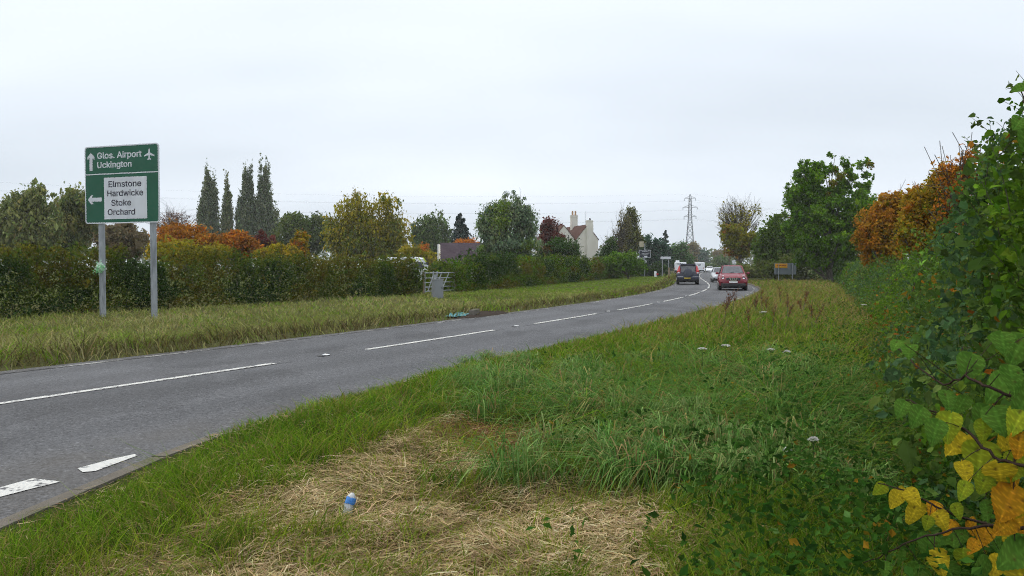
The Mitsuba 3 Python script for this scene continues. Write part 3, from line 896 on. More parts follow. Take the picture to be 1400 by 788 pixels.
# far down the road
tree('far_tree', 'hazy tan autumn tree in front of the pylon foot', 'tree', [(944, 346, 10, 11), (935, 350, 8, 10)], 330, [(0.10, 0.085, 0.04), (0.15, 0.12, 0.055)], 2500, 0.55, 30, 0.25)
tree('far_tree', 'hazy blue green tree right of the pylon foot', 'tree', [(962, 353, 9, 10), (955, 356, 8, 9)], 390, BLUE, 2200, 0.65, 30, 0.25)
tree('far_tree', 'hazy buff coloured tree at the right end of the far trees above the road', 'tree', [(980, 351, 8, 8), (988, 354, 9, 8)], 360, [(0.11, 0.09, 0.05), (0.16, 0.125, 0.065)], 2200, 0.6, 30, 0.25)
tree('far_tree', 'green bushy tree over the vanishing point of the road', 'tree', [(986, 361, 12, 8), (975, 364, 11, 7), (965, 366, 9, 6)], 270, [(0.04, 0.07, 0.025), (0.07, 0.10, 0.035)], 2600, 0.42, 34, 0.25)
# right of the road
tree('sparse_tree', 'half bare tree with yellow leaves and open twiggy top right of the pylon', 'tree', [(1008, 300, 26, 26), (1030, 300, 13, 28), (995, 290, 13, 18), (985, 305, 12, 8)], 112, [(0.13, 0.13, 0.02), (0.20, 0.18, 0.03), (0.24, 0.21, 0.05)], 2000, 0.19, 95, 0.12, sparse=True, twigs=5, base_u=1013, trunk_r=0.26, fill=0.2)
tree('yellow_tree', 'yellow green leafy tree under the half bare tree', 'tree', [(1005, 330, 20, 18), (995, 322, 16, 14), (1022, 335, 18, 16)], 106, [(0.075, 0.09, 0.012), (0.125, 0.125, 0.018), (0.18, 0.15, 0.025)], 5500, 0.19, 70, 0.16, base_u=1012, hue=(RUST, 0.12))
tree('olive_shrub', 'olive green bush at the roadside behind the red car', 'shrub', [(1030, 372, 18, 9), (1012, 371, 12, 9), (1048, 372, 14, 10)], 96, [(0.05, 0.065, 0.02), (0.085, 0.10, 0.032), (0.11, 0.12, 0.045)], 5500, 0.15, 60, 0.22)
tree('green_tree', 'mid green bushy tree left of the tall ash like tree', 'tree', [(1062, 330, 26, 32), (1048, 340, 18, 28), (1078, 310, 18, 26), (1060, 355, 26, 20)], 88, [(0.03, 0.052, 0.010), (0.05, 0.082, 0.016), (0.08, 0.118, 0.026)], 12000, 0.18, 120, 0.15)
tree('dark_shrub', 'dark undergrowth bush behind the grey back of the road sign', 'shrub', [(1075, 368, 26, 18), (1050, 370, 18, 14), (1105, 366, 22, 20)], 84, [(0.03, 0.045, 0.012), (0.055, 0.07, 0.02), (0.08, 0.09, 0.03)], 6000, 0.13, 60, 0.2)
tree('dark_shrub', 'dark undergrowth bush behind the trunk of the tall ash like tree', 'shrub', [(1140, 366, 26, 20), (1170, 362, 24, 24)], 79, DARK, 5000, 0.13, 60, 0.2)
tree('ash_tree', 'tall dark green leafy tree with clumped crown, the tallest on the right', 'tree', [(1128, 250, 34, 30), (1105, 235, 22, 22), (1150, 240, 22, 22), (1112, 290, 40, 34), (1160, 285, 36, 32), (1135, 320, 52, 32), (1095, 320, 26, 26), (1180, 300, 22, 24), (1098, 268, 26, 22), (1183, 265, 18, 17), (1190, 310, 20, 18), (1130, 220, 12, 12), (1180, 238, 16, 22), (1112, 345, 30, 22), (1150, 345, 26, 20)], 72,
     [(0.026, 0.056, 0.008), (0.045, 0.090, 0.012), (0.075, 0.135, 0.018), (0.115, 0.175, 0.026)], 46000, 0.155, 330, 0.105, base_u=1135, trunk_r=0.28, hue=([(0.14, 0.14, 0.015), (0.09, 0.055, 0.012)], 0.035), fill=0.40)
for px, d, lab, n in (([(1215, 315, 40, 40), (1195, 330, 24, 30), (1240, 300, 32, 34), (1220, 282, 26, 18)], 34, 'rust orange tree behind the right hand hedge next to the dark green tall tree', 17000),
                      ([(1265, 290, 28, 36), (1290, 275, 26, 45), (1258, 325, 30, 30)], 24, 'golden brown tree in the right hand hedge right of the rust orange one', 13000)):
    tree('autumn_tree', lab, 'tree', px, d, [(0.09, 0.055, 0.018), (0.20, 0.11, 0.022), (0.30, 0.165, 0.03), (0.16, 0.14, 0.028), (0.08, 0.10, 0.02)] if d == 34 else [(0.09, 0.07, 0.016), (0.19, 0.13, 0.022), (0.29, 0.19, 0.03), (0.15, 0.15, 0.028), (0.07, 0.10, 0.02)], n, 0.085 if d == 34 else 0.07, 190, 0.13, hue=([(0.22, 0.10, 0.02), (0.32, 0.17, 0.03)], 0.25), twigs=1)
tree('autumn_tree', 'thin orange red leaved sapling poking above the right hand hedge', 'tree', [(1310, 245, 22, 30), (1330, 230, 22, 25), (1340, 275, 25, 40), (1300, 285, 22, 35)], 12.5, ORANGE, 3400, 0.045, 120, 0.12, sparse=True, twigs=2, hue=(RUST, 0.4), trunk_r=0.016)


# conifers
def conifer(name, label, u, vtop, half, d, tiers=13, pal=BLUE):
    base = P(u, HOR, d) * [1, 1, 0]
    top = P(u, vtop, d)[2]
    rmax = half * d / F_PX
    key = thing(name, label, 'tree')
    part(key, 'trunk', tube([base, base + [0, 0, top]], [0.3, 0.03], 7), 'm_bark', smooth=True)
    A = Acc()
    for k in range(tiers):
        t = (k + 0.5) / tiers
        z = top * (0.12 + 0.86 * t)
        L = rmax * (1 - t) ** 0.9 + 0.2
        for j in range(7):
            a = R.uniform(0, 2 * np.pi)
            LL = L * R.uniform(0.55, 1.2)
            z = top * (0.12 + 0.86 * (k + R.uniform(0, 1)) / tiers)
            m = 70
            s = R.random(m) ** 0.7
            lat = R.normal(0, 0.10, m) * LL * (1.1 - s)
            p = np.column_stack([np.cos(a) * s * LL - np.sin(a) * lat, np.sin(a) * s * LL + np.cos(a) * lat, -0.35 * LL * s ** 1.6 + 0.12 * LL * s ** 3 + R.normal(0, 0.10, m) * LL]) + base + [0, 0, z]
            v, f, c = leaves(p, np.full(m, top * 0.035) * R.lognormal(0, 0.25, m), pick(pal, R.random(m)), aspect=0.5)
            A.add(v, f, c)
    g, c = A.get()
    part(key, 'crown', g, 'm_leaf', color=c)


conifer('conifer_tree', 'dark blue green conifer with tiered branches left of the barn roof ridge', 629, 291, 40, 160, 26, [(0.012, 0.026, 0.022), (0.022, 0.04, 0.034), (0.035, 0.055, 0.045)])
conifer('conifer_tree', 'dark pointed conifer above the trees left of the pylon', 909, 314, 15, 165, 10, [(0.015, 0.032, 0.022), (0.025, 0.048, 0.03)])

# woodland closing the view all round
A = Acc()
n = 34000
a = np.concatenate([R.uniform(-math.pi, math.pi, n // 2), R.uniform(-0.75, 0.75, n // 2)])
rad = R.uniform(430, 520, n)
hgt = 6 + 9 * meshkit.fbm(np.stack([a * 14, a * 0, a * 0], 1), 4, 71)
p = np.column_stack([np.sin(a) * rad, np.cos(a) * rad, hgt * R.random(n) ** 0.75])
v, f, c = leaves(p, R.uniform(1.0, 2.2, n), pick([(0.04, 0.06, 0.03), (0.07, 0.085, 0.04), (0.11, 0.10, 0.05)], np.clip(meshkit.fbm(np.stack([a * 30, a * 0, a * 0], 1), 3, 72) + R.normal(0, 0.15, n), 0, 1)), aspect=0.8)
struct('distant_woodland', (v, f), 'm_leaf', color=c, kind='stuff', label='hazy band of distant trees along the horizon', cat='woodland')


# ------------------------------------------------------------------ hedges
def hedge(name, label, line, height, depth, n, leaf, patches, dmin, side=-1, top_noise=0.35, seed=90, stems=0, lod=0.0017, extra=None, bsdf='m_leaf', low=0.0, soft=1.0, near=0.0, slope=0.0, sprigs=0):
    """side: -1 grows to the left of the line, +1 to the right; patches: palettes mixed along it"""
    pts = np.vstack([np.linspace(line[i], line[i + 1], 80, endpoint=False) for i in range(len(line) - 1)] + [line[-1:]])
    tan = unit(np.gradient(pts, axis=0))
    nor = np.stack([tan[:, 1], -tan[:, 0]], 1) * side
    seg = np.linalg.norm(np.diff(pts, axis=0), axis=1)
    dm = np.maximum(np.hypot(*((pts[1:] + pts[:-1]) / 2).T), dmin)
    w = seg / dm ** (1.15 if slope else 0.75)
    i = R.choice(len(seg), n, p=w / w.sum())
    t = R.random(n)[:, None]
    c = pts[i] * (1 - t) + pts[i + 1] * t
    nn = nor[i]
    s = (np.concatenate([[0], np.cumsum(seg)])[i] + t[:, 0] * seg[i])
    H = height(c[:, 1]) * (1 + top_noise * (meshkit.fbm(np.stack([s * 0.55, s * 0, s * 0], 1), 3, seed) - 0.5) * 2) * (1 + 0.30 * (meshkit.noise(np.stack([s * 3.1, s * 0, s * 0], 1), seed + 1) - 0.5))
    z = low + (H - low) * R.random(n) ** 0.85
    bulge = soft * (meshkit.fbm(np.stack([s * 0.9, z * 0.9, s * 0], 1), 3, seed + 2) - 0.5) * 1.1 + (1.25 if slope else 1.0) * (meshkit.fbm(np.stack([s * 3.3, z * 3.3, s * 0], 1), 2, seed + 3) - 0.5) * 0.55
    rel = z / np.maximum(H, 0.1)
    inset = bulge * 0.9 + 0.55 * np.clip(rel - 0.55, 0, 1) ** 1.5 + 0.25 * np.clip(0.2 - rel, 0, 1)
    inset = inset + slope * np.clip(z - 0.7, 0, 3) - (0.45 * np.clip(1 - z / 0.9, 0, 1) if slope else 0)
    off = inset + R.exponential(1.0, n) * depth * (0.26 if slope else 0.20)
    off = np.where(off > depth, inset + R.uniform(0.0, 1.0, n) * np.maximum(depth - inset, 0.3), off)
    xy = c + nn * off[:, None]
    p = np.column_stack([xy, z + 0.03])
    d = np.hypot(*xy.T)
    sp = meshkit.fbm(np.stack([s * 0.42, z * 0.8, s * 0 + off * 0.3], 1), 3, seed + 4)
    k = np.clip((sp - 0.28) / 0.44 * len(patches) + R.normal(0, 0.3, n), 0, len(patches) - 0.01).astype(int)
    cl = meshkit.noise(np.stack([s * 4, z * 4, off * 4], 1), seed + 5)
    col = np.zeros((n, 3))
    for j, pal in enumerate(patches):
        m = k == j
        if m.any():
            col[m] = pick(pal, np.clip(cl[m] * 0.7 + R.random(m.sum()) * 0.35, 0, 1))
    if extra is not None:
        col = extra(p, s, rel, col)
    key = thing(name, label, 'hedge')
    size = np.maximum(leaf, lod * d) * R.lognormal(-0.05, 0.38, n)
    core = (off > depth * 0.45) & (R.random(n) < 0.6)
    size[core] *= 1.9
    m = d < near
    A = Acc()
    # loose shoots standing out of the face and the top
    shoots = []
    for q in R.choice(n, sprigs, replace=False) if sprigs else ():
        if not (rel[q] > 0.45 and off[q] - inset[q] < 0.25):
            continue
        dq = max(4.0, d[q])
        o = unit(np.array([-nn[q][0], -nn[q][1], 0]) * R.uniform(0.0, 0.7) + np.array([R.normal(0, 0.3), R.normal(0, 0.3), R.uniform(0.5, 1.3)]))
        L = R.uniform(0.25, 0.62)
        tt = np.linspace(0, 1, 5)[:, None]
        path = p[q] - o * 0.15 + o * L * tt + np.array([R.normal(0, 0.12), R.normal(0, 0.12), -0.10]) * tt ** 2 * L
        shoots.append(tube(path, np.linspace(0.003 + 0.0002 * dq, 0.001 + 0.0001 * dq, 5), 3, False))
        k9 = 16
        t9 = R.uniform(0.15, 1.05, k9)
        lp = np.stack([np.interp(t9, tt[:, 0], path[:, i]) for i in range(3)], 1) + R.normal(0, 0.022, (k9, 3))
        A.add(*(leaves7 if dq < 14 else leaves)(lp, np.maximum(leaf, lod * dq) * R.uniform(0.7, 1.15, k9), np.clip(col[q] * R.lognormal(0.1, 0.22, (k9, 1)), 0, 0.6)))
    A.add(*leaves(p[~m], size[~m], col[~m], aspect=0.6, up=0.3))
    if m.any():
        A.add(*leaves7(p[m], size[m] * 1.05, col[m]))
    g, cc = A.get()
    part(key, 'foliage', g, bsdf, color=cc)
    if stems:
        ms = shoots
        ii = R.choice(len(seg), stems, p=w / w.sum())
        for q in ii:
            b = pts[q] + nor[q] * R.uniform(0.5 + slope * 1.6, depth * 0.7 + slope)
            if np.hypot(*b) < 5:
                continue
            hh = float(height(np.array([pts[q][1]]))[0]) * R.uniform(0.5, 0.95)
            dd = max(3.0, float(np.hypot(*b)))
            lean = np.clip(R.normal(0, 0.10, 2), -0.2, 0.2)
            tt = np.linspace(0, 1, 5)[:, None]
            path = np.column_stack([b + lean * hh * tt ** 1.3 + R.normal(0, 0.07, (5, 2)), tt * hh * (0.84 if slope else 1)])
            ms.append(tube(path, np.linspace(0.006 + 0.0003 * dd, 0.0015 + 0.0001 * dd, 5), 4, False))
        part(key, 'stems', cat(ms), 'm_bark', smooth=True, kind='stuff')
    return key


HL = [(0.024, 0.040, 0.010), (0.042, 0.062, 0.015), (0.070, 0.090, 0.022), (0.10, 0.115, 0.032)]
HLO = [(0.050, 0.050, 0.014), (0.085, 0.080, 0.020), (0.125, 0.11, 0.03)]
HLD = [(0.016, 0.030, 0.010), (0.028, 0.048, 0.016), (0.05, 0.08, 0.028)]
hedge('hedge', 'long unclipped mixed hedge behind the big green road sign, ending at the gate', HEDGE_L, lambda y: np.interp(y, [0, 12, 23, 33, 42], [2.15, 2.0, 1.92, 1.92, 2.05]), 2.2, 132000, 0.082, [HLD, HL, HLO, HL], 18, side=-1, top_noise=0.20, stems=160, seed=90, sprigs=2200)
hedge('hedge', 'hedge of bramble and hawthorn right of the gate running towards the white house', HEDGE_L2, lambda y: np.interp(y, [44, 50, 80, 122], [1.7, 2.1, 2.3, 2.4]), 2.4, 70000, 0.11, [HLD, HL, MID, HLO], 30, side=-1, top_noise=0.25, stems=90, seed=110, sprigs=1000)


def right_extra(p, s, rel, col):
    m = (R.random(len(p)) < np.clip((meshkit.fbm(np.stack([s * 0.7, p[:, 2], s * 0], 1), 2, 140) - 0.68) * 8, 0, 0.22)) & (p[:, 1] > 4)
    col = col.copy()
    col[m] = pick(RUST, R.random(m.sum()))
    return col


HR = [(0.024, 0.044, 0.013), (0.044, 0.076, 0.020), (0.074, 0.114, 0.032), (0.115, 0.150, 0.055)]
HRB = [(0.030, 0.060, 0.024), (0.05, 0.09, 0.04), (0.08, 0.125, 0.065)]
hedge('hedge', 'tall unclipped green hedge along the right side of the verge', HEDGE_R, lambda y: np.interp(y, [-6, 0, 4, 6, 8, 10, 13, 17, 24, 55, 96], [3.2, 3.15, 3.1, 3.05, 2.9, 2.5, 2.0, 1.75, 1.7, 1.75, 1.9]), 2.6, 104000, 0.058, [HR, HRB, HR, MID], 4.2, side=1,
      top_noise=0.16, stems=260, seed=130, extra=right_extra, lod=0.0021, bsdf='m_leaf_gloss', soft=0.7, near=9.0, slope=0.38, sprigs=2600)


# ------------------------------------------------------------------ road sign
def frame(origin, right, up):
    r, u = unit(np.array(right, float)), unit(np.array(up, float))
    n = np.cross(r, u)
    m = np.eye(4)
    m[:3, 0], m[:3, 1], m[:3, 2], m[:3, 3] = r, u, n, origin
    return m


def tw(m):
    return mi.ScalarTransform4f(m.tolist())


def rrect(w, h, r):
    return Polygon([(-w / 2, -h / 2), (w / 2, -h / 2), (w / 2, h / 2), (-w / 2, h / 2)]).buffer(-r).buffer(r, 6)


def extr(poly, t, z=0.0):
    m = trimesh.creation.extrude_polygon(poly, t, engine='earcut')
    m.apply_translation([0, 0, z])
    return m


def lettering(text, x0, x1, base, cap, z):
    m = meshkit.text_mesh(text, 1.0, 0.002, bold=True)
    b = m.bounds
    ref = meshkit.text_mesh('H', 1.0, 0.002, bold=True).bounds
    sc = (x1 - x0) / (b[1][0] - b[0][0])
    m.apply_translation([-b[0][0], -ref[0][1], 0])
    m.apply_scale([sc, cap / (ref[1][1] - ref[0][1]), 1])
    m.apply_translation([x0, base, z])
    return m


def signgreen(p, n, uv):
    a = fbm(p.x * 2, p.z * 2.5, 1.0, 3)
    return mix([0.003, 0.075, 0.036], [0.006, 0.098, 0.050], a)


def signwhite(p, n, uv):
    a = fbm(p.x * 5, p.z * 1.6, 1.0, 4)
    return mix([0.50, 0.51, 0.54], [0.66, 0.68, 0.71], a)


scene['m_sign_green'] = {'type': 'twosided', 'b': {'type': 'principled', 'base_color': proc(signgreen), 'roughness': 0.45, 'specular': 0.4}}
scene['m_sign_white'] = {'type': 'twosided', 'b': {'type': 'principled', 'base_color': proc(signwhite), 'roughness': 0.5}}
principled('m_sign_black', (0.015, 0.016, 0.03), 0.5)
principled('m_sign_back', (0.22, 0.25, 0.28), 0.5, 0.2)

SW, SH = 2.72, 2.26
KX, KY = SW / 612.0, SH / 640.0
sc_ = P(166, 252, 23.4)
ANG = math.radians(18.9)
SM = frame(sc_, [math.cos(ANG), -math.sin(ANG), 0], [0, 0, 1])
sg = thing('road_sign', 'large green direction sign on two grey posts naming an airport and villages', 'road sign')
S = tw(SM)
part(sg, 'border', extr(rrect(SW, SH, 0.09).difference(rrect(SW - 0.065, SH - 0.065, 0.07)), 0.016, -0.012), 'm_sign_white', to_world=S)
part(sg, 'panel', extr(rrect(SW - 0.066, SH - 0.066, 0.068), 0.012, -0.012), 'm_sign_green', to_world=S)
part(sg, 'back_plate', extr(rrect(SW - 0.01, SH - 0.01, 0.09), 0.010, -0.024), 'm_sign_back', to_world=S)
X_ = lambda x: (x - 402.5) * KX
TOPY = lambda y: SH / 2 - y * KY
BOTY = lambda y: -SH / 2 + y * KY
part(sg, 'divider', box(SW - 0.07, 0.03, 0.003, (0, TOPY(231), 0.0025)), 'm_sign_white', to_world=S)
part(sg, 'village_panel', extr(rrect(352 * KX, (640 - 262 - 35) * KY, 0.01), 0.004, 0.001), 'm_sign_white', to_world=S.translate([X_(434), (TOPY(262) + BOTY(35)) / 2, 0]), label='white inset panel naming the villages')
for tx, x0, x1, b, cap in (('Glos. Airport', 203, 570, TOPY(104), 52 * KY), ('Uckington', 203, 488, TOPY(180), 50 * KY)):
    part(sg, 'lettering', lettering(tx, X_(x0), X_(x1), b, cap, 0.001), 'm_sign_white', to_world=S)
for tx, x0, x1, b in (('Elmstone', 296, 567, 298), ('Hardwicke', 285, 580, 223), ('Stoke', 318, 482, 144), ('Orchard', 287, 513, 68)):
    part(sg, 'lettering', lettering(tx, X_(x0), X_(x1), BOTY(b), 50 * KY, 0.006), 'm_sign_black', to_world=S)
arrow = Polygon([(-0.045, -0.26), (0.045, -0.26), (0.045, 0.12), (0.105, 0.06), (0.105, 0.15), (0, 0.265), (-0.105, 0.15), (-0.105, 0.06), (-0.045, 0.12)])
part(sg, 'arrow', extr(shapely.affinity.scale(arrow, 1.26, 1.0), 0.002, 0.001), 'm_sign_white', to_world=S.translate([X_(150), TOPY(127), 0]))
part(sg, 'arrow', extr(shapely.affinity.scale(arrow, 1.25, 1.0), 0.002, 0.001), 'm_sign_white', to_world=S.translate([X_(180), BOTY(200), 0]).rotate([0, 0, 1], 90))
plane = [(0, 0.17), (0.022, 0.12), (0.022, 0.05), (0.145, -0.03), (0.145, -0.062), (0.022, -0.025), (0.018, -0.105), (0.055, -0.14), (0.055, -0.165), (0, -0.145)]
plane = Polygon(plane + [(-x, y) for x, y in plane[::-1]][1:-1])
part(sg, 'plane_symbol', extr(shapely.affinity.scale(plane, 1.26, 1.0), 0.002, 0.001), 'm_sign_white', to_world=S.translate([X_(632), TOPY(88), 0]))
for off in (-0.876, 1.02):
    c = SM[:3, 3] + SM[:3, 0] * off - SM[:3, 2] * 0.12
    gz = float(bz_xy(np.array([c[0]]), np.array([c[1]]))[0])
    pm = tube([[c[0], c[1], gz - 0.3], [c[0], c[1], sc_[2] + SH / 2 - 0.08]], 0.088, 20)
    part(sg, 'post', pm, 'm_steel', smooth=40)
    cp = rbox(0.24, 0.06, 0.03, 0.008)
    for hz in (-0.8, 0.0, 0.8):
        part(sg, 'clamp', cp, 'm_steel', to_world=S.translate([off, hz, -0.035]))

# bunch of flowers tied to the left post
c = SM[:3, 3] + SM[:3, 0] * -0.876 - SM[:3, 2] * 0.0
fl = thing('flower_bunch', 'bunch of pale green flowers tied to the left post of the big green sign', 'flowers')
zc = 1.55 - (366 - HOR) / F_PX * 23.3
q = R.normal(size=(260, 3)) * [0.06, 0.05, 0.075] + [c[0] + 0.06, c[1] - 0.06, zc - 0.02]
v, f, cc = leaves(q, R.uniform(0.04, 0.075, 260), pick([(0.16, 0.38, 0.20), (0.30, 0.50, 0.32), (0.62, 0.66, 0.60)], R.random(260)), aspect=0.8)
part(fl, 'petals', (v, f), 'm_leaf', color=cc, kind='stuff')
scene['m_wrap'] = {'type': 'thindielectric', 'int_ior': 1.3}
part(fl, 'wrap', trimesh.creation.revolve(np.array([[0.03, 0], [0.10, 0.16], [0.13, 0.34]]), sections=12), 'm_wrap', to_world=T().translate([float(c[0]), float(c[1]) - 0.10, zc - 0.12]))
part(fl, 'tie', tube([[c[0] - 0.0, c[1] - 0.10, zc + 0.02], [c[0] + 0.0, c[1] - 0.10, zc + 0.06]], 0.03, 10), 'm_white_plastic')

# ------------------------------------------------------------------ gate, cabinet, post by the far verge
ga, gb = G(581, 404.5), G(621, 401.8)
ga[2] = gb[2] = float(bz_xy(ga[:1], ga[1:2])[0])
gd = unit((gb - ga) * [1, 1, 0])
gl = float(np.linalg.norm((gb - ga)[:2]))
gt = thing('field_gate', 'galvanised five bar field gate set in the gap between the two far hedges', 'gate')
rp = lambda s, z: ga + gd * s + [0, 0, z]
for z in (0.18, 0.40, 0.64, 0.88, 1.15):
    part(gt, 'bar', tube([rp(0.02, z), rp(gl - 0.02, z)], 0.034 if z > 1 else 0.026, 8), 'm_steel', smooth=40)
for s in (0.0, gl):
    part(gt, 'stile', tube([rp(s, 0.12), rp(s, 1.19)], 0.028, 8), 'm_steel', smooth=40)
for s0, s1 in ((0.95, 1.75), (1.75, 2.6), (0.25, 0.9)):
    part(gt, 'brace', tube([rp(s0, 0.18) - gd[[1, 0, 2]] * [-0.03, 0.03, 0], rp(s1, 1.13) - gd[[1, 0, 2]] * [-0.03, 0.03, 0]], 0.022, 8), 'm_steel', smooth=40)
for s in (-0.16, gl + 0.16):
    part(gt, 'gate_post', tube([rp(s, -0.2), rp(s, 1.22)], 0.05, 10), 'm_oak', smooth=40)

cb0 = G(597.5, 409.5)
gz = float(bz_xy(cb0[:1], cb0[1:2])[0])
cab = thing('roadside_cabinet', 'squat grey metal equipment cabinet standing in the long grass before the gate', 'cabinet')
CM = T().translate([float(cb0[0]), float(cb0[1]) + 0.2, gz]).rotate([0, 0, 1], 32)
principled('m_cabinet', (0.21, 0.225, 0.235), 0.55, 0.1)
part(cab, 'body', rbox(0.46, 0.34, 0.88, 0.015, (0, 0, 0.44)), 'm_cabinet', to_world=CM)
part(cab, 'lid', rbox(0.50, 0.38, 0.05, 0.012, (0, 0, 0.895)), 'm_cabinet', to_world=CM)
part(cab, 'door', rbox(0.40, 0.012, 0.72, 0.005, (0, -0.172, 0.46)), 'm_cabinet', to_world=CM)
part(cab, 'label', rbox(0.006, 0.12, 0.30, 0.002, (0.232, 0.02, 0.62)), 'm_white_plastic', to_world=CM, label='white label on the side')
part(cab, 'handle', rbox(0.03, 0.03, 0.12, 0.01, (0.15, -0.185, 0.5)), 'm_black', to_world=CM)

pp = G(594.5, 406.5)
pz = float(bz_xy(pp[:1], pp[1:2])[0])
mp = thing('marker_post', 'short grey marker post with forked plate behind the roadside cabinet', 'post')
part(mp, 'post', tube([[pp[0], pp[1] + .3, pz - .2], [pp[0], pp[1] + .3, pz + 1.02]], 0.035, 8), 'm_steel', smooth=40)
fk = Polygon([(-0.13, 0), (-0.05, -0.20), (0.05, -0.20), (0.13, 0), (0.13, 0.20), (0.06, 0.20), (0.06, 0.03), (-0.06, 0.03), (-0.06, 0.20), (-0.13, 0.20)])
part(mp, 'plate', extr(fk, 0.012), 'm_steel', to_world=T().translate([float(pp[0]), float(pp[1]) + .26, pz + 1.05]).rotate([1, 0, 0], 90))

# litter at the far edge of the road
tq = G(634, 434)
gx, gy = np.meshgrid(np.linspace(-0.75, 0.75, 40), np.linspace(-0.26, 0.26, 16), indexing='ij')
gz_ = 0.03 + 0.26 * np.clip(meshkit.fbm(np.stack([gx * 4.5, gy * 6, gx * 0], -1), 4, 201) - 0.30, 0, 1) * (1 - (gx / 0.8) ** 2)
hd = math.atan2(*TAN[np.argmin(abs(YY - 27))][::-1])
vv2 = np.stack([gx + 0.08 * (meshkit.fbm(np.stack([gx * 6, gy * 6, gx * 0], -1), 3, 202) - .5), gy * (1.1 - 0.5 * np.abs(gx)), gz_], -1).reshape(-1, 3)
i_ = (np.arange(39)[:, None] * 16 + np.arange(15)[None]).ravel()
ff2 = np.vstack([np.stack([i_, i_ + 16, i_ + 17], 1), np.stack([i_, i_ + 17, i_ + 1], 1)])
principled('m_teal', (0.05, 0.22, 0.24), 0.35)
tp = at_road(np.array([float(road_ts(tq[None, :2])[0][0])]), np.array([-3.25]))[0]
TM = T().translate([float(tp[0]), float(tp[1]), 0.03]).rotate([0, 0, 1], math.degrees(hd))
single('plastic_sheet', 'crumpled teal plastic sheet lying on bare mud at the far road edge', 'plastic sheet', (vv2, ff2), 'm_teal', smooth=True, to_world=TM)
mud = trimesh.creation.icosphere(subdivisions=3, radius=1.0)
mud.vertices *= np.array([1.9, 0.55, 0.10])
mud.vertices += (meshkit.fbm(mud.vertices * 3, 3, 203)[:, None] - 0.5) * 0.10
scene['m_mud'] = {'type': 'twosided', 'b': {'type': 'diffuse', 'reflectance': rgb(0.055, 0.045, 0.038)}}
struct('mud', mud, 'm_mud', smooth=True)
scene['mud']['to_world'] = T().translate([float(tp[0]) + 0.5, float(tp[1]) + 0.9, 0.0]).rotate([0, 0, 1], math.degrees(hd))
kp = at_road(np.array([23.4]), np.array([-3.05]))[0]
single('kerb_block', 'loose pale concrete kerb block left of the teal plastic sheet', 'kerb block', rbox(0.75, 0.16, 0.20, 0.02, (0, 0, 0.09)), 'm_concrete', smooth=30, to_world=T().translate([float(kp[0]), float(kp[1]), 0.03]).rotate([0, 0, 1], math.degrees(hd) + 12))


# ------------------------------------------------------------------ buildings
def tiles(p, n, uv):
    a = fbm(p.x * 1.1, p.y * 1.1, p.z * 1.1, 3)
    row = noise(p.x * 5, p.y * 5, p.z * 14)
    return mix([0.07, 0.042, 0.036], [0.15, 0.092, 0.078], a * 0.6 + row * 0.4)


def slate(p, n, uv):
    a = fbm(p.x * 1.3, p.y * 1.3, p.z * 1.3, 3)
    row = noise(p.x * 6, p.y * 6, p.z * 16)
    return mix([0.045, 0.035, 0.045], [0.11, 0.085, 0.095], a * 0.5 + row * 0.5)


def render_wall(p, n, uv):
    a = fbm(p.x * 0.8, p.y * 0.8, p.z * 0.5, 4)
    return mix([0.56, 0.54, 0.47], [0.74, 0.71, 0.63], a)


scene['m_tiles'] = {'type': 'twosided', 'b': {'type': 'diffuse', 'reflectance': proc(tiles)}}
scene['m_slate'] = {'type': 'twosided', 'b': {'type': 'diffuse', 'reflectance': proc(slate)}}
scene['m_render'] = {'type': 'twosided', 'b': {'type': 'diffuse', 'reflectance': proc(render_wall)}}
principled('m_terracotta', (0.36, 0.20, 0.10), 0.8)


def gable_block(w, L, eave, apex):
    """walls: gable across x, length along y from 0"""
    pr = Polygon([(-w / 2, -0.2), (w / 2, -0.2), (w / 2, eave), (0, apex), (-w / 2, eave)])
    m = extr(pr, L)
    m.apply_transform(np.array([[1, 0, 0, 0], [0, 0, 1, 0], [0, 1, 0, 0], [0, 0, 0, 1.0]]))
    m.fix_normals()
    return m


def roof_planes(w, L, eave, apex, over=0.18, t=0.14, gap=0.02):
    sl = (apex - eave) / (w / 2)
    pr = Polygon([(-w / 2 - over, eave - over * sl + gap), (0, apex + gap), (w / 2 + over, eave - over * sl + gap), (w / 2 + over, eave - over * sl + t + gap), (0, apex + t * 1.2 + gap), (-w / 2 - over, eave - over * sl + t + gap)])
    m = extr(pr, L + 0.16)
    m.apply_transform(np.array([[1, 0, 0, 0], [0, 0, 1, -0.08], [0, 1, 0, 0], [0, 0, 0, 1.0]]))
    m.fix_normals()
    return m


hs = thing('white_house', 'white rendered house with two steep gables and brown tiled roofs beyond the hedge', 'house')
hc = P(803, HOR, 148) * [1, 1, 0]
HM = T().translate([float(hc[0]), float(hc[1]), 0]).rotate([0, 0, 1], 16.3)
part(hs, 'wall', gable_block(4.2, 11, 6.5, 9.0), 'm_render', to_world=HM)
part(hs, 'roof', roof_planes(4.2, 11, 6.5, 9.0), 'm_tiles', to_world=HM)
H2 = HM.translate([-4.45, 0.4, 0])
part(hs, 'wall', gable_block(4.2, 10.5, 6.4, 8.9), 'm_render', to_world=H2)
rf2 = part(hs, 'roof', roof_planes(4.2, 10.5, 6.4, 8.9), 'm_tiles', to_world=H2)
ch = part(hs, 'chimney', cat([box(1.2, 0.5, 9.4, (0.35, -0.27, 4.7)), box(1.1, 0.9, 1.7, (0.35, 0.0, 9.1)), box(1.22, 1.0, 0.12, (0.35, 0.0, 9.75))]), 'm_render', to_world=HM, label='tall chimney breast rising up the right gable wall')
part(ch, 'pot', tube([[0.5, 0, 9.8], [0.5, 0, 10.35]], [0.17, 0.13], 10), 'm_black', to_world=HM)
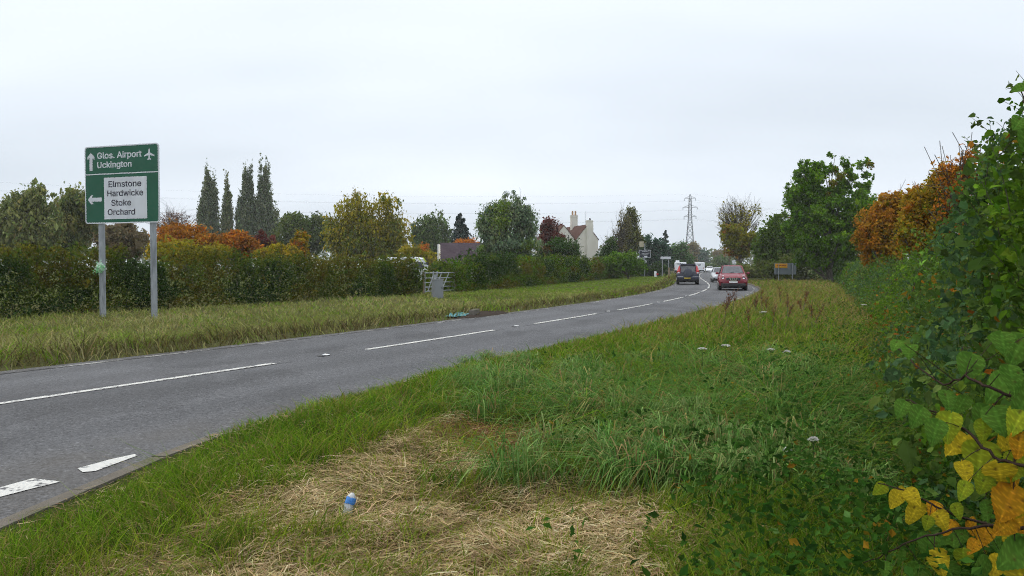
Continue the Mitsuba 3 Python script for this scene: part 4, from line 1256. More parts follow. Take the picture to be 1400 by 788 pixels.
part(ch, 'pot', tube([[0.1, 0, 9.8], [0.1, 0, 10.0]], [0.14, 0.11], 10), 'm_black', to_world=HM)
part(ch, 'aerial', tube([[-0.25, 0.2, 9.0], [-0.25, 0.2, 11.6]], 0.03, 5), 'm_steel', to_world=HM)
ch = part(hs, 'chimney', cat([box(1.25, 0.8, 3.0, (0, 7.0, 9.8)), box(1.4, 0.95, 0.14, (0, 7.0, 11.0)), box(1.34, 0.9, 0.12, (0, 7.0, 11.24))]), 'm_render', to_world=HM, label='rear chimney with two tall buff pots')
for xx in (-0.3, 0.3):
    part(ch, 'pot', tube([[xx, 7, 11.3], [xx, 7, 12.1]], [0.17, 0.13], 10), 'm_terracotta', to_world=HM)
for xx, top in ((-2.2, 6.3), (-3.7, 7.2)):
    part(hs, 'drainpipe', tube([[xx, -0.08, 0.0], [xx, -0.08, top]], 0.07, 8), 'm_black', to_world=HM)
for yy_ in (2.5, 6.5):
    w_ = part(hs, 'window', box(0.06, 1.0, 1.2, (2.11, yy_, 4.9)), 'm_white_plastic', to_world=HM)
    part(w_, 'pane', box(0.05, 0.84, 1.04, (2.14, yy_, 4.9)), 'm_glass_dark', to_world=HM)

bn = thing('barn', 'low barn with dark slate roof and a white gable end behind the gate', 'barn')
b0 = P(598, HOR, 84) * [1, 1, 0]
BM_ = T().translate([float(b0[0]), float(b0[1]), 0]).rotate([0, 0, 1], 90 - 8)
# local: gable across x, length along y -> turned so that the length runs to the right
BM_ = T().translate([float(b0[0]), float(b0[1]) + 1.4, 0]).rotate([0, 0, 1], -90 + 6)
part(bn, 'wall', gable_block(4.4, 6.8, 1.9, 3.85), 'm_render', to_world=BM_)
part(bn, 'roof', roof_planes(4.4, 6.6, 1.9, 3.85, over=0.3, t=0.12), 'm_slate', to_world=BM_.translate([0, 0.25, 0]))
part(bn, 'verge_board', box(0.28, 0.10, 2.35, (2.22, -0.10, 2.65)), 'm_white_plastic', to_world=BM_)


# ------------------------------------------------------------------ pylon and cables
principled('m_pylon', (0.13, 0.14, 0.15), 0.6, 0.2)
py = P(943, HOR, 505) * [1, 1, 0]
pl = thing('pylon', 'steel lattice electricity pylon with three cross arms far down the road', 'pylon')
PROF = [(0, 3.5), (12, 2.55), (22, 1.75), (31, 1.05), (38.5, 0.85), (44.2, 0.62), (46.6, 0.05)]
hw = lambda z: np.interp(z, [a for a, _ in PROF], [b for _, b in PROF])
legs = [tube([[sx * hw(z), sy * hw(z), z] for z, _ in PROF], 0.17, 4) for sx in (-1, 1) for sy in (-1, 1)]
PA = math.radians(-18)
PMX = T().translate([float(py[0]), float(py[1]), 0]).rotate([0, 0, 1], math.degrees(PA))
for m in legs:
    part(pl, 'leg', m, 'm_pylon', to_world=PMX)
br = []
zs = [0, 6.5, 12, 17, 21.5, 25.5, 29, 32, 35, 38, 41, 44]
for z0_, z1_ in zip(zs[:-1], zs[1:]):
    a_, b_ = hw(z0_), hw(z1_)
    for sgn in (-1, 1):
        for ax in (0, 1):
            def pt(s, w, z):
                return [s * w, sgn * w, z] if ax == 0 else [sgn * w, s * w, z]
            br.append(tube([pt(-1, a_, z0_), pt(1, b_, z1_)], 0.085, 4))
            br.append(tube([pt(1, a_, z0_), pt(-1, b_, z1_)], 0.085, 4))
            br.append(tube([pt(-1, b_, z1_), pt(1, b_, z1_)], 0.075, 4))
part(pl, 'lattice', cat(br), 'm_pylon', to_world=PMX, kind='stuff')
tips = []
for z, r in ((44.0, 3.4), (38.3, 4.4), (32.6, 3.7)):
    ms = []
    for s in (-1, 1):
        for y in (-1, 1):
            ms.append(tube([[s * hw(z), y * hw(z), z], [s * r, 0, z]], 0.11, 4))
            ms.append(tube([[s * hw(z + 1.5), y * hw(z + 1.5), z + 1.3], [s * r, 0, z]], 0.09, 4))
        tips.append((s * r, z - 1.6))
    part(pl, 'cross_arm', cat(ms), 'm_pylon', to_world=PMX)
    for s in (-1, 1):
        part(pl, 'insulator', tube([[s * r, 0, z], [s * r, 0, z - 1.6]], 0.16, 6), 'm_pylon', to_world=PMX)
for x_, z_ in tips + [(0, 46.6)]:
    a_ = np.array([py[0] + math.cos(PA) * x_, py[1] + math.sin(PA) * x_, z_])
    ms = []
    for end in (np.array([-322.0 + x_ * 0.95, 392.0 + x_ * 0.3, z_]), np.array([415.0 + x_, 640.0, z_])):
        t_ = np.linspace(0, 1, 25)[:, None]
        pth = a_ * (1 - t_) + end * t_
        pth[:, 2] -= 4 * 5.5 * (t_ * (1 - t_))[:, 0]
        ms.append(tube(pth, 0.017, 4))
    tall = 'earth wire strung over the pylon peak' if z_ > 46 else f"{'upper' if z_ > 41 else 'middle' if z_ > 35 else 'lower'} power cable on the {'left' if x_ < 0 else 'right'} arms of the pylon"
    single('power_cable', tall + ' crossing the sky', 'cable', cat(ms), 'm_pylon', group='power cables hung from the pylon')


# ------------------------------------------------------------------ smaller signs
def post_m(p, z0_, z1_, r=0.045):
    return tube([[p[0], p[1], z0_], [p[0], p[1], z1_]], r, 10)


ds = thing('pub_sign', 'dark board sign with white lettering lines on a single post beyond the far hedge', 'sign')
dq = P(881.5, HOR, 116) * [1, 1, 0]
k_ = 116 / F_PX
DM = frame(dq + [0, 0, EYE + 16.5 * k_], [math.cos(0.15), -math.sin(0.15), 0], [0, 0, 1])
principled('m_board', (0.012, 0.016, 0.028), 0.5)
principled('m_beige', (0.42, 0.38, 0.27), 0.7)
part(ds, 'border', extr(rrect(16 * k_, 11 * k_, 0.05).difference(rrect(15 * k_, 10 * k_, 0.04)), 0.06), 'm_sign_white', to_world=tw(DM))
part(ds, 'board', extr(rrect(15.1 * k_, 10.1 * k_, 0.04), 0.045), 'm_board', to_world=tw(DM))
for j, (w_, y_) in enumerate(((8.5, 3.0), (9.5, 0.8), (7, -1.2))):
    part(ds, 'lettering', box(w_ * k_, 0.5 * k_, 0.01, (0.3 * k_, y_ * k_, 0.052)), 'm_sign_white', to_world=tw(DM))
part(ds, 'lettering', extr(shapely.affinity.scale(Point(0, 0).buffer(2 * k_), 1.2, 0.55), 0.01, 0.047), 'm_sign_white', to_world=tw(DM).translate([1.2 * k_, -3.6 * k_, 0]), label='white oval at the foot of the board')
part(ds, 'upper_panel', extr(rrect(6 * k_, 7.5 * k_, 0.05), 0.08), 'm_beige', to_world=tw(DM).translate([-4.5 * k_, 13.5 * k_, 0]), label='buff hanging panel above the board')
part(ds, 'lower_plate', extr(rrect(2.4 * k_, 3.2 * k_, 0.03), 0.04), 'm_sign_white', to_world=tw(DM).translate([1.2 * k_, -10.5 * k_, 0.02]))
part(ds, 'post', post_m(dq + [0, 0.12, 0], -0.2, EYE + 31 * k_, 0.075), 'm_steel', smooth=40)

wsn = thing('white_sign', 'long narrow white sign board on two posts beside the side turning', 'sign')
wq = P(910, HOR, 116) * [1, 1, 0]
WM = frame(wq + [0, 0, EYE + 11.2 * k_], [1, -0.05, 0], [0, 0, 1])
part(wsn, 'board', extr(rrect(14 * k_, 3.4 * k_, 0.04), 0.05), 'm_sign_white', to_world=tw(WM))
for o in (-4.2, 4.2):
    part(wsn, 'post', post_m(wq + [o * k_, 0.10, 0], -0.2, EYE + 11 * k_, 0.07), 'm_steel', smooth=40)
principled('m_oak', (0.22, 0.17, 0.11), 0.8)
gp_ = P(914.8, HOR, 112) * [1, 1, 0]
gpk = thing('timber_post', 'stout pale timber gate post below the right end of the white sign', 'post')
part(gpk, 'post', rbox(0.26, 0.26, 1.35, 0.03, (0, 0, 0.6)), 'm_oak', to_world=T().translate(gp_.tolist()))
part(gpk, 'cap', rbox(0.30, 0.30, 0.06, 0.02, (0, 0, 1.30)), 'm_oak', to_world=T().translate(gp_.tolist()))
bq = P(896, HOR, 110) * [1, 1, 0]
bo = thing('marker_bollard', 'small white marker bollard with a red reflector on the grass corner', 'bollard')
part(bo, 'body', rbox(0.34, 0.22, 0.85, 0.06, (0, 0, 0.40)), 'm_white_plastic', smooth=40, to_world=T().translate(bq.tolist()))
part(bo, 'reflector', rbox(0.30, 0.06, 0.26, 0.02, (0.26, -0.08, 0.45)), 'm_lamp_red', to_world=T().translate(bq.tolist()))

rs_ = thing('road_sign', 'grey back of a road sign carrying a small yellow panel on the right verge', 'road sign')
rq = P(1073.5, HOR, 77.5) * [1, 1, 0]
k2 = 77.5 / F_PX
RM = frame(rq + [0, 0, EYE - 3.6 * k2], [math.cos(0.10), math.sin(0.10), 0], [0, 0, 1])
part(rs_, 'panel', extr(rrect(31 * k2, 15.5 * k2, 0.05), 0.03), 'm_sign_back', to_world=tw(RM))
principled('m_yellow', (0.70, 0.34, 0.02), 0.5)
principled('m_sign_red', (0.35, 0.05, 0.02), 0.5)
part(rs_, 'yellow_panel', extr(rrect(17.2 * k2, 6.0 * k2, 0.03), 0.02, 0.09), 'm_yellow', to_world=tw(RM).translate([-6.2 * k2, 4.1 * k2, 0]), label='small yellow panel with red arrow marks')
for x_, s_ in ((-12.2, 1), (-0.3, -1)):
    part(rs_, 'arrow', extr(Polygon([(-1.0 * k2 * s_, 0), (1.0 * k2 * s_, 1.2 * k2), (1.0 * k2 * s_, -1.2 * k2)]), 0.012, 0.111), 'm_sign_red', to_world=tw(RM).translate([x_ * k2, 4.1 * k2, 0]))
part(rs_, 'lettering', box(8.5 * k2, 0.9 * k2, 0.012, (-6.2 * k2, 4.1 * k2, 0.117)), 'm_sign_red', to_world=tw(RM))
for y_ in (5.6, -0.8, -6.6):
    part(rs_, 'rail', box(30 * k2, 0.06, 0.035, (0, y_ * k2, 0.048)), 'm_sign_back', to_world=tw(RM))
for o in (-9.8, 9.8):
    part(rs_, 'post', tube([[o * k2, -22.5 * k2, 0.085], [o * k2, 7.0 * k2, 0.085]], 0.045, 10), 'm_steel', smooth=40, to_world=tw(RM))
tp_ = P(997, HOR, 178) * [1, 1, 0]
single('utility_pole', 'thin distant timber pole right of the vanishing point of the road', 'pole', post_m(tp_, -0.2, 6.2, 0.14), 'm_bark', smooth=True)
ws_ = P(1003.5, HOR, 150) * [1, 1, 0]
t_ = thing('small_sign', 'tiny pale square sign on a post at the roadside under the yellow green tree', 'sign')
part(t_, 'plate', extr(rrect(0.62, 0.7, 0.05), 0.03), 'm_sign_white', to_world=tw(frame(ws_ + [0, 0, 2.3], [1, 0, 0], [0, 0, 1])))
part(t_, 'post', post_m(ws_ + [0, 0.06, 0], -0.2, 2.6, 0.05), 'm_steel', smooth=40)


# ------------------------------------------------------------------ vehicles
def loft(stations):
    """(x, z_bottom, z_top, w_low, w_mid, w_top) rings into a closed shell"""
    rings = []
    for x, zb, zt, wl, wm, wt in stations:
        h = [(wl * 0.8, zb), (wl * 0.96, zb + 0.03), (wl, zb + 0.10), (wm, zb + (zt - zb) * 0.45), (wm * 0.995, zb + (zt - zb) * 0.62), (wt + (wm - wt) * 0.65, zt - (zt - zb) * 0.16), (wt, zt - 0.03), (wt * 0.86, zt), (wt * 0.4, zt + 0.02)]
        ring = [(x, y, z) for y, z in h] + [(x, -y, z) for y, z in h[::-1]]
        rings.append(ring)
    v = np.array(rings, float)
    m, k = v.shape[:2]
    v = v.reshape(-1, 3)
    f = []
    for i in range(m - 1):
        for j in range(k):
            a, b, c, d = i * k + j, i * k + (j + 1) % k, (i + 1) * k + (j + 1) % k, (i + 1) * k + j
            f += [[a, b, c], [a, c, d]]
    for s, base in ((1, 0), (-1, (m - 1) * k)):
        cen = len(v)
        v = np.vstack([v, v[base:base + k].mean(0)])
        for j in range(k):
            f.append([base + (j + 1) % k, base + j, cen][::s])
    m = trimesh.Trimesh(v, np.array(f), process=True)
    m.fix_normals()
    return m


def cut_arches(body, wheels, r, w):
    try:
        cs = []
        for x, z in wheels:
            c = trimesh.creation.cylinder(radius=r, height=w * 2 + 1, sections=28)
            c.apply_transform(trimesh.transformations.rotation_matrix(math.pi / 2, [1, 0, 0]))
            c.apply_translation([x, 0, z])
            inner = box(2 * r + 0.1, 2 * (w - 0.30), 2 * r, (x, 0, z))
            cs.append(trimesh.boolean.difference([c, inner]))
        return trimesh.boolean.difference([body] + cs)
    except Exception:
        return body


def cabin(base, roof, zb, zr, crown=0.03):
    """base, roof: (x_rear, x_front, half width)"""
    pts = []
    for (xr, xf, w), z in ((base, zb), (roof, zr)):
        L = xf - xr
        pts += [(xf, 0, z), (xf - 0.03 * L, w * 0.6, z), (xf - 0.03 * L, -w * 0.6, z), (xf - 0.09 * L, w * 0.93, z), (xf - 0.09 * L, -w * 0.93, z), (xf - 0.3 * L, w, z), (xf - 0.3 * L, -w, z),
                (xr + 0.2 * L, w, z), (xr + 0.2 * L, -w, z), (xr + 0.04 * L, w * 0.92, z), (xr + 0.04 * L, -w * 0.92, z), (xr, w * 0.6, z), (xr, -w * 0.6, z)]
    return pts


def car(name, label, paint, M, L=4.1, W=1.77, H=1.57, belt=1.0, kind='front', bonnet=0.9, rear_x=None, roofx=(-1.3, 0.3), basex=(-1.9, 1.1), wheel_r=0.33, wb=(-1.25, 1.28), clear=0.22, group=None, cat_='car'):
    key = thing(name, label, cat_, group)
    h = W / 2
    st = [(-L / 2, clear + 0.2, belt - 0.10, h * 0.80, h * 0.88, h * 0.74), (-L / 2 + 0.14, clear + 0.05, belt + 0.01, h * 0.92, h * 0.97, h * 0.86), (-L * 0.3, clear, belt + 0.03, h * 0.95, h, h * 0.91), (0, clear, belt, h * 0.95, h * 0.985, h * 0.91),
          (L * 0.22, clear, bonnet + 0.08, h * 0.95, h, h * 0.90), (L * 0.36, clear + 0.02, bonnet, h * 0.95, h, h * 0.84), (L / 2 - 0.16, clear + 0.05, bonnet - 0.12, h * 0.90, h * 0.94, h * 0.70), (L / 2 - 0.03, clear + 0.10, bonnet - 0.22, h * 0.76, h * 0.80, h * 0.56), (L / 2, clear + 0.16, bonnet - 0.32, h * 0.66, h * 0.70, h * 0.46)]
    body = cut_arches(loft(st), [(x, wheel_r) for x in wb], wheel_r + 0.07, h)
    part(key, 'body', body, paint, smooth=35, to_world=M)
    wtop = h * 0.66
    base, roof = (basex[0], basex[1], h * 0.885), (roofx[0], roofx[1], wtop)
    zb = belt - 0.04
    part(key, 'windows', hull(cabin(base, roof, zb, H - 0.06)), 'm_glass_dark', smooth=25, to_world=M)
    rp_ = cabin((roofx[0] - 0.10, roofx[1] + 0.06, wtop + 0.045), (roofx[0] + 0.15, roofx[1] - 0.2, wtop * 0.75), H - 0.095, H)
    part(key, 'roof', hull(rp_), paint, smooth=40, to_world=M)
    for s in (-1, 1):
        lo = lambda x, o=0.012: [x, s * (h * 0.885 + o), zb]
        part(key, 'pillar', tube([[basex[1] - 0.20, s * h * 0.84, zb - 0.02], [roofx[1] - 0.12, s * (wtop * 0.97), H - 0.07]], 0.045, 8), paint, smooth=40, to_world=M)
        xm = (basex[0] + basex[1]) / 2 - 0.1
        part(key, 'pillar', tube([lo(xm), [xm - 0.1, s * (wtop + 0.005), H - 0.07]], 0.04, 8), 'm_black', smooth=40, to_world=M)
        part(key, 'pillar', tube([[basex[0] + 0.22, s * h * 0.85, zb - 0.02], [roofx[0] + 0.1, s * (wtop * 0.97), H - 0.07]], 0.075, 8), paint, smooth=40, to_world=M)
        mr = part(key, 'mirror', rbox(0.13, 0.20, 0.15, 0.05, (basex[1] - 0.38, s * (h + 0.06), belt + 0.05)), paint, smooth=40, to_world=M)
        part(mr, 'glass', rbox(0.012, 0.17, 0.11, 0.004, (basex[1] - 0.38 - 0.066, s * (h + 0.06), belt + 0.05)), 'm_glass_dark', to_world=M)
        for x in wb:
            wh = part(key, 'wheel', tube([[x, s * (h - 0.225), wheel_r], [x, s * (h - 0.21), wheel_r], [x, s * (h - 0.03), wheel_r], [x, s * (h - 0.015), wheel_r]], [wheel_r - 0.03, wheel_r, wheel_r, wheel_r - 0.03], 24), 'm_tyre', smooth=40, to_world=M)
            part(wh, 'rim', tube([[x, s * (h - 0.06), wheel_r], [x, s * (h - 0.008), wheel_r]], [wheel_r * 0.66, wheel_r * 0.6], 18), 'm_rim', smooth=40, to_world=M)
    part(key, 'underside', box(L * 0.86, W * 0.72, 0.16, (0, 0, clear + 0.02)), 'm_black', to_world=M)
    return key


def heading(y, s, away=True):
    c = at_road(np.array([float(y)]), np.array([float(s)]))[0]
    t = np.array([np.interp(y, YY, TAN[:, 0]), np.interp(y, YY, TAN[:, 1])])
    a = math.degrees(math.atan2(t[1], t[0])) + (0 if away else 180)
    return T().translate([float(c[0]), float(c[1]), 0.005]).rotate([0, 0, 1], a), c


def place(u, d, away, turn=0.0):
    p = P(u, HOR, d)
    y, s = road_ts(p[None, :2])
    M, _ = heading(y[0], s[0], away)
    return M.rotate([0, 0, 1], turn)


# red crossover coming towards us
M = place(1001.0, 52.2, False, 3)
rc = car('car', 'red crossover car driving towards the camera, nearest in the right lane', 'm_car_red', M, L=4.14, W=1.80, H=1.60, belt=1.04, bonnet=1.0, roofx=(-1.25, 0.25), basex=(-1.9, 1.1), wheel_r=0.34)
fx = 2.07
part(rc, 'windscreen_sill', rbox(0.10, 1.30, 0.03, 0.01, (1.02, 0, 1.035)), 'm_black', to_world=M)
for s in (-1, 1):
    hl = part(rc, 'headlight', trimesh.creation.icosphere(subdivisions=2, radius=0.14).apply_scale([0.55, 1, 0.92]).apply_translation([fx - 0.135, s * 0.59, 0.70]), 'm_lamp_clear', smooth=True, to_world=M)
    part(hl, 'rim', trimesh.creation.torus(0.145, 0.02, major_sections=20, minor_sections=6).apply_transform(trimesh.transformations.rotation_matrix(math.pi / 2, [0, 1, 0])).apply_translation([fx - 0.115, s * 0.59, 0.70]), 'm_black', smooth=True, to_world=M)
    part(rc, 'indicator_lamp', rbox(0.34, 0.13, 0.05, 0.02, (fx - 0.42, s * 0.62, 0.925)), 'm_lamp_clear', smooth=40, to_world=M.translate([0, 0, 0]))
    part(rc, 'fog_lamp', trimesh.creation.icosphere(subdivisions=1, radius=0.06).apply_scale([0.6, 1, 1]).apply_translation([fx - 0.06, s * 0.55, 0.40]), 'm_lamp_clear', smooth=True, to_world=M)
    part(rc, 'wheel_arch', rbox(0.60, 0.06, 0.10, 0.03, (1.28, s * 0.895, 0.755)), 'm_car_red', smooth=40, to_world=M)
part(rc, 'bumper', rbox(0.16, 1.50, 0.26, 0.06, (fx - 0.06, 0, 0.36)), 'm_black', smooth=40, to_world=M)
part(rc, 'bumper', rbox(0.20, 1.58, 0.13, 0.05, (fx - 0.10, 0, 0.545)), 'm_car_red', smooth=40, to_world=M)
part(rc, 'grille', rbox(0.06, 0.86, 0.20, 0.025, (fx - 0.03, 0, 0.70)), 'm_black', smooth=40, to_world=M)
vv_ = Polygon([(-0.26, 0.13), (-0.20, 0.13), (-0.11, -0.07), (0.11, -0.07), (0.20, 0.13), (0.26, 0.13), (0.15, -0.13), (-0.15, -0.13)])
FM = M @ T(np.array([[0, 0, 1, fx + 0.004], [1, 0, 0, 0], [0, 1, 0, 0.72], [0, 0, 0, 1.0]]).tolist())
part(rc, 'grille_trim', extr(vv_, 0.02), 'm_chrome', to_world=FM)
bd = part(rc, 'badge', cat([extr(Point(0, 0).buffer(0.085).difference(Point(0, 0).buffer(0.062)), 0.022), extr(rrect(0.21, 0.035, 0.005), 0.026)]), 'm_chrome', to_world=FM.translate([0, 0.02, 0.006]))
part(rc, 'number_plate', rbox(0.02, 0.52, 0.11, 0.008, (fx + 0.012, 0, 0.545)), 'm_plate_white', to_world=M)
for s in (-0.35, 0.25):
    part(rc, 'wiper', tube([[1.02, s, 1.06], [0.86, s + 0.42, 1.16]], 0.012, 5), 'm_black', to_world=M)
part(rc, 'interior', cat([rbox(0.12, 0.45, 0.5, 0.05, (-0.1, s * 0.36, 1.1)) for s in (-1, 1)]), 'm_black', to_world=M)

# dark blue grey SUV seen from behind
M = place(939.8, 68.3, True, 2)
sv = car('car', 'dark slate SUV with a spare wheel on its tailgate driving away in the left lane', 'm_car_slate', M, L=4.6, W=1.84, H=1.72, belt=1.07, bonnet=1.02, roofx=(-2.0, 0.35), basex=(-2.26, 1.2), wheel_r=0.35, wb=(-1.32, 1.32), clear=0.26)
rx = -2.3
for s in (-1, 1):
    part(sv, 'tail_light', hull([(rx - 0.02, s * 0.86, 0.95), (rx - 0.02, s * 0.62, 0.95), (rx - 0.02, s * 0.88, 1.15), (rx - 0.02, s * 0.70, 1.15), (-2.02, s * 0.64, 1.58), (-2.02, s * 0.74, 1.55), (-2.0, s * 0.90, 1.1), (-1.95, s * 0.90, 0.95)]), 'm_lamp_red', smooth=30, to_world=M)
    part(sv, 'reversing_lamp', rbox(0.04, 0.15, 0.12, 0.02, (rx - 0.025, s * 0.76, 1.0)), 'm_lamp_clear', to_world=M)
    part(sv, 'roof_rail', tube([[-1.8, s * 0.55, 1.72], [-1.7, s * 0.56, 1.77], [0.2, s * 0.56, 1.77], [0.3, s * 0.55, 1.72]], 0.022, 6), 'm_black', smooth=40, to_world=M)
part(sv, 'tailgate', rbox(0.10, 1.30, 0.46, 0.04, (rx + 0.03, 0, 0.86)), 'm_car_slate', smooth=40, to_world=M)
part(sv, 'bumper', rbox(0.22, 1.76, 0.26, 0.07, (rx + 0.03, 0, 0.60)), 'm_car_slate', smooth=40, to_world=M)
part(sv, 'bumper_skirt', rbox(0.18, 1.62, 0.16, 0.05, (rx + 0.07, 0, 0.42)), 'm_black', smooth=40, to_world=M)
principled('m_cover', (0.055, 0.06, 0.08), 0.45)
part(sv, 'spare_wheel', tube([[rx - 0.0, 0.0, 0.98], [rx - 0.20, 0.0, 0.98], [rx - 0.24, 0.0, 0.98]], [0.37, 0.37, 0.31], 28), 'm_cover', smooth=40, to_world=M)
part(sv, 'number_plate', rbox(0.02, 0.52, 0.12, 0.006, (rx - 0.09, 0.05, 0.56)), 'm_plate_yellow', to_world=M)
part(sv, 'spoiler', rbox(0.26, 1.20, 0.05, 0.02, (-2.02, 0, 1.69)), 'm_car_slate', smooth=40, to_world=M)
for s in (-1, 1):
    part(sv, 'bumper_trim', rbox(0.03, 0.45, 0.05, 0.012, (rx - 0.09, s * 0.62, 0.68)), 'm_rim', to_world=M)

M = place(984.8, 77.0, False, 0)
c3 = car('car', 'silver car half hidden behind the red crossover', 'm_car_silver', M, L=4.3, W=1.76, H=1.44, belt=0.92, bonnet=0.86, roofx=(-1.2, 0.3), basex=(-1.95, 1.1))
for s in (-1, 1):
    part(c3, 'headlight', rbox(0.12, 0.30, 0.14, 0.05, (2.02, s * 0.55, 0.64)), 'm_lamp_clear', smooth=40, to_world=M)
part(c3, 'bumper', rbox(0.16, 1.4, 0.22, 0.06, (2.06, 0, 0.38)), 'm_black', smooth=40, to_world=M)
part(c3, 'number_plate', rbox(0.02, 0.5, 0.11, 0.005, (2.15, 0, 0.45)), 'm_plate_white', to_world=M)

M = place(970.2, 198, False, 0)
c4 = car('car', 'small white car far off behind the two white vans', 'm_car_white', M, L=4.2, W=1.74, H=1.46, belt=0.92, bonnet=0.88, roofx=(-1.25, 0.3), basex=(-1.95, 1.1))
for s in (-1, 1):
    part(c4, 'headlight', rbox(0.12, 0.30, 0.14, 0.05, (1.98, s * 0.55, 0.66)), 'm_lamp_clear', smooth=40, to_world=M)
part(c4, 'number_plate', rbox(0.02, 0.5, 0.11, 0.005, (2.12, 0, 0.45)), 'm_plate_white', to_world=M)


def van(label, M, L=5.4, W=2.0, H=2.5, paint='m_car_white', nose=1.0, clear=0.3):
    key = thing('van', label, 'van')
    h = W / 2
    pr = Polygon([(-L / 2, clear), (L / 2 - 0.05, clear), (L / 2, 0.62), (L / 2 - 0.08, 1.02), (L / 2 - nose, 1.28), (L / 2 - nose - 0.62, H - 0.08), (L / 2 - nose - 1.0, H), (-L / 2 + 0.06, H - 0.02), (-L / 2, H - 0.2)]).buffer(-0.05).buffer(0.05, 4)
    m = extr(pr, W - 0.16, -h + 0.08)
    m2 = extr(pr.buffer(-0.08), W, -h)
    b = hull(np.vstack([m.vertices, m2.vertices])) if False else cat([m, m2])
    b.apply_transform(np.array([[1, 0, 0, 0], [0, 0, 1, 0], [0, 1, 0, 0], [0, 0, 0, 1.0]]))
    b.fix_normals()
    part(key, 'body', b, paint, to_world=M)
    x0, x1 = L / 2 - nose + 0.02, L / 2 - nose - 0.58
    part(key, 'windscreen', hull([(x0, s * h * 0.84, 1.33) for s in (-1, 1)] + [(x1, s * h * 0.78, H - 0.18) for s in (-1, 1)] + [(x0 - 0.05, s * h * 0.8, 1.33) for s in (-1, 1)] + [(x1 - 0.05, s * h * 0.74, H - 0.18) for s in (-1, 1)]), 'm_glass_dark', to_world=M.translate([0.02, 0, 0.01]))
    for s in (-1, 1):
        part(key, 'side_window', box(0.75, 0.02, 0.55, (x1 + 0.05, s * (h + 0.004), 1.62)), 'm_glass_dark', to_world=M)
        part(key, 'rear_window', box(0.02, h * 0.72, 0.55, (-L / 2 - 0.005, s * h * 0.44, 1.72)), 'm_glass_dark' if False else paint, to_world=M)
        part(key, 'tail_light', rbox(0.04, 0.11, 0.42, 0.015, (-L / 2 - 0.01, s * (h - 0.10), 1.05)), 'm_lamp_red', to_world=M)
        part(key, 'headlight', rbox(0.10, 0.24, 0.28, 0.04, (L / 2 - 0.07, s * (h - 0.24), 0.88)), 'm_lamp_clear', smooth=40, to_world=M)
        part(key, 'mirror', rbox(0.12, 0.20, 0.30, 0.04, (L / 2 - nose - 0.15, s * (h + 0.14), 1.45)), 'm_black', smooth=40, to_world=M)
        for x in (-L * 0.30, L * 0.32):
            part(key, 'wheel', tube([[x, s * (h - 0.22), 0.35], [x, s * (h + 0.006), 0.35]], 0.35, 22), 'm_tyre', smooth=40, to_world=M)
    part(key, 'rear_bumper', rbox(0.14, W * 0.96, 0.24, 0.04, (-L / 2 - 0.02, 0, 0.5)), 'm_black', to_world=M)
    part(key, 'front_bumper', rbox(0.14, W * 0.96, 0.30, 0.05, (L / 2 - 0.02, 0, 0.48)), 'm_black', to_world=M)
    return key


principled('m_ink', (0.07, 0.08, 0.12), 0.5)
M = place(930.5, 162, True, 0)
vn = van('white van with a roof box just ahead of the dark SUV', M, L=5.6, W=2.2, H=2.35)
part(vn, 'lettering', box(0.012, 1.3, 0.12, (-2.825, 0, 1.98)), 'm_ink', to_world=M)
part(vn, 'lettering', box(0.012, 0.9, 0.09, (-2.825, 0, 1.78)), 'm_ink', to_world=M)
part(vn, 'roof_box', rbox(1.2, 0.7, 0.32, 0.06, (-0.6, 0.6, 2.52)), 'm_car_white', smooth=40, to_world=M)
M = place(957.0, 190, True, 0)
vn = van('taller white van between the dark SUV and the distant white car', M, L=5.8, W=2.15, H=2.5)
part(vn, 'lettering', box(0.012, 0.8, 0.16, (-2.925, 0, 1.85)), 'm_ink', to_world=M)
part(vn, 'lettering', box(0.012, 0.6, 0.12, (-2.925, 0, 1.60)), 'm_ink', to_world=M)
# van parked behind the hedge by the gate
vq = P(560, HOR, 70) * [1, 1, 0]
M = T().translate([float(vq[0]), float(vq[1]), 0]).rotate([0, 0, 1], -6)
vn = van('white van with a lime yellow front stripe parked behind the hedge by the gate', M, L=5.0, W=1.95, H=2.34, nose=0.9)
principled('m_lime', (0.42, 0.52, 0.03), 0.5)
for s in (-1, 1):
    part(vn, 'stripe', box(0.5, 0.012, 0.34, (0.5, s * 0.985, 2.0)), 'm_lime', to_world=M, label='lime yellow stripe')
    part(vn, 'stripe', hull([(1.55, s * 0.985, 1.35), (1.62, s * 0.985, 1.35), (1.06, s * 0.985, 2.3), (0.95, s * 0.985, 2.3), (1.55, s * 0.99, 1.35), (1.06, s * 0.99, 2.3)]), 'm_lime', to_world=M, label='lime yellow stripe')


# ------------------------------------------------------------------ litter, flowers, weeds on the near verge
bt = thing('plastic_bottle', 'crumpled drinks bottle with a blue label standing in the cut straw', 'bottle')
bp = G(473, 702, 0.12)
bp[2] = float(vz_xy(bp[:1], bp[1:2])[0])
def crumple(m, seed, a=0.008):
    m.vertices += (np.stack([meshkit.noise(m.vertices * 28, seed + k) for k in range(3)], 1) - 0.5) * 2 * a
    return m
BT = T().translate(bp.tolist()).translate([0, 0, 0.015]).rotate([0, 1, 0], 14).rotate([1, 0, 0], -16).scale([0.86, 0.86, 0.92])
principled('m_label_blue', (0.05, 0.22, 0.62), 0.35)
principled('m_pet', (0.36, 0.38, 0.39), 0.15, 0.0, clearcoat=1.0)
part(bt, 'body', crumple(trimesh.creation.revolve(np.array([[0.0, 0], [0.028, 0.0], [0.034, 0.012], [0.032, 0.04], [0.035, 0.06], [0.033, 0.078], [0.0, 0.078]]), sections=24).subdivide(), 301), 'm_pet', smooth=30, to_world=BT)
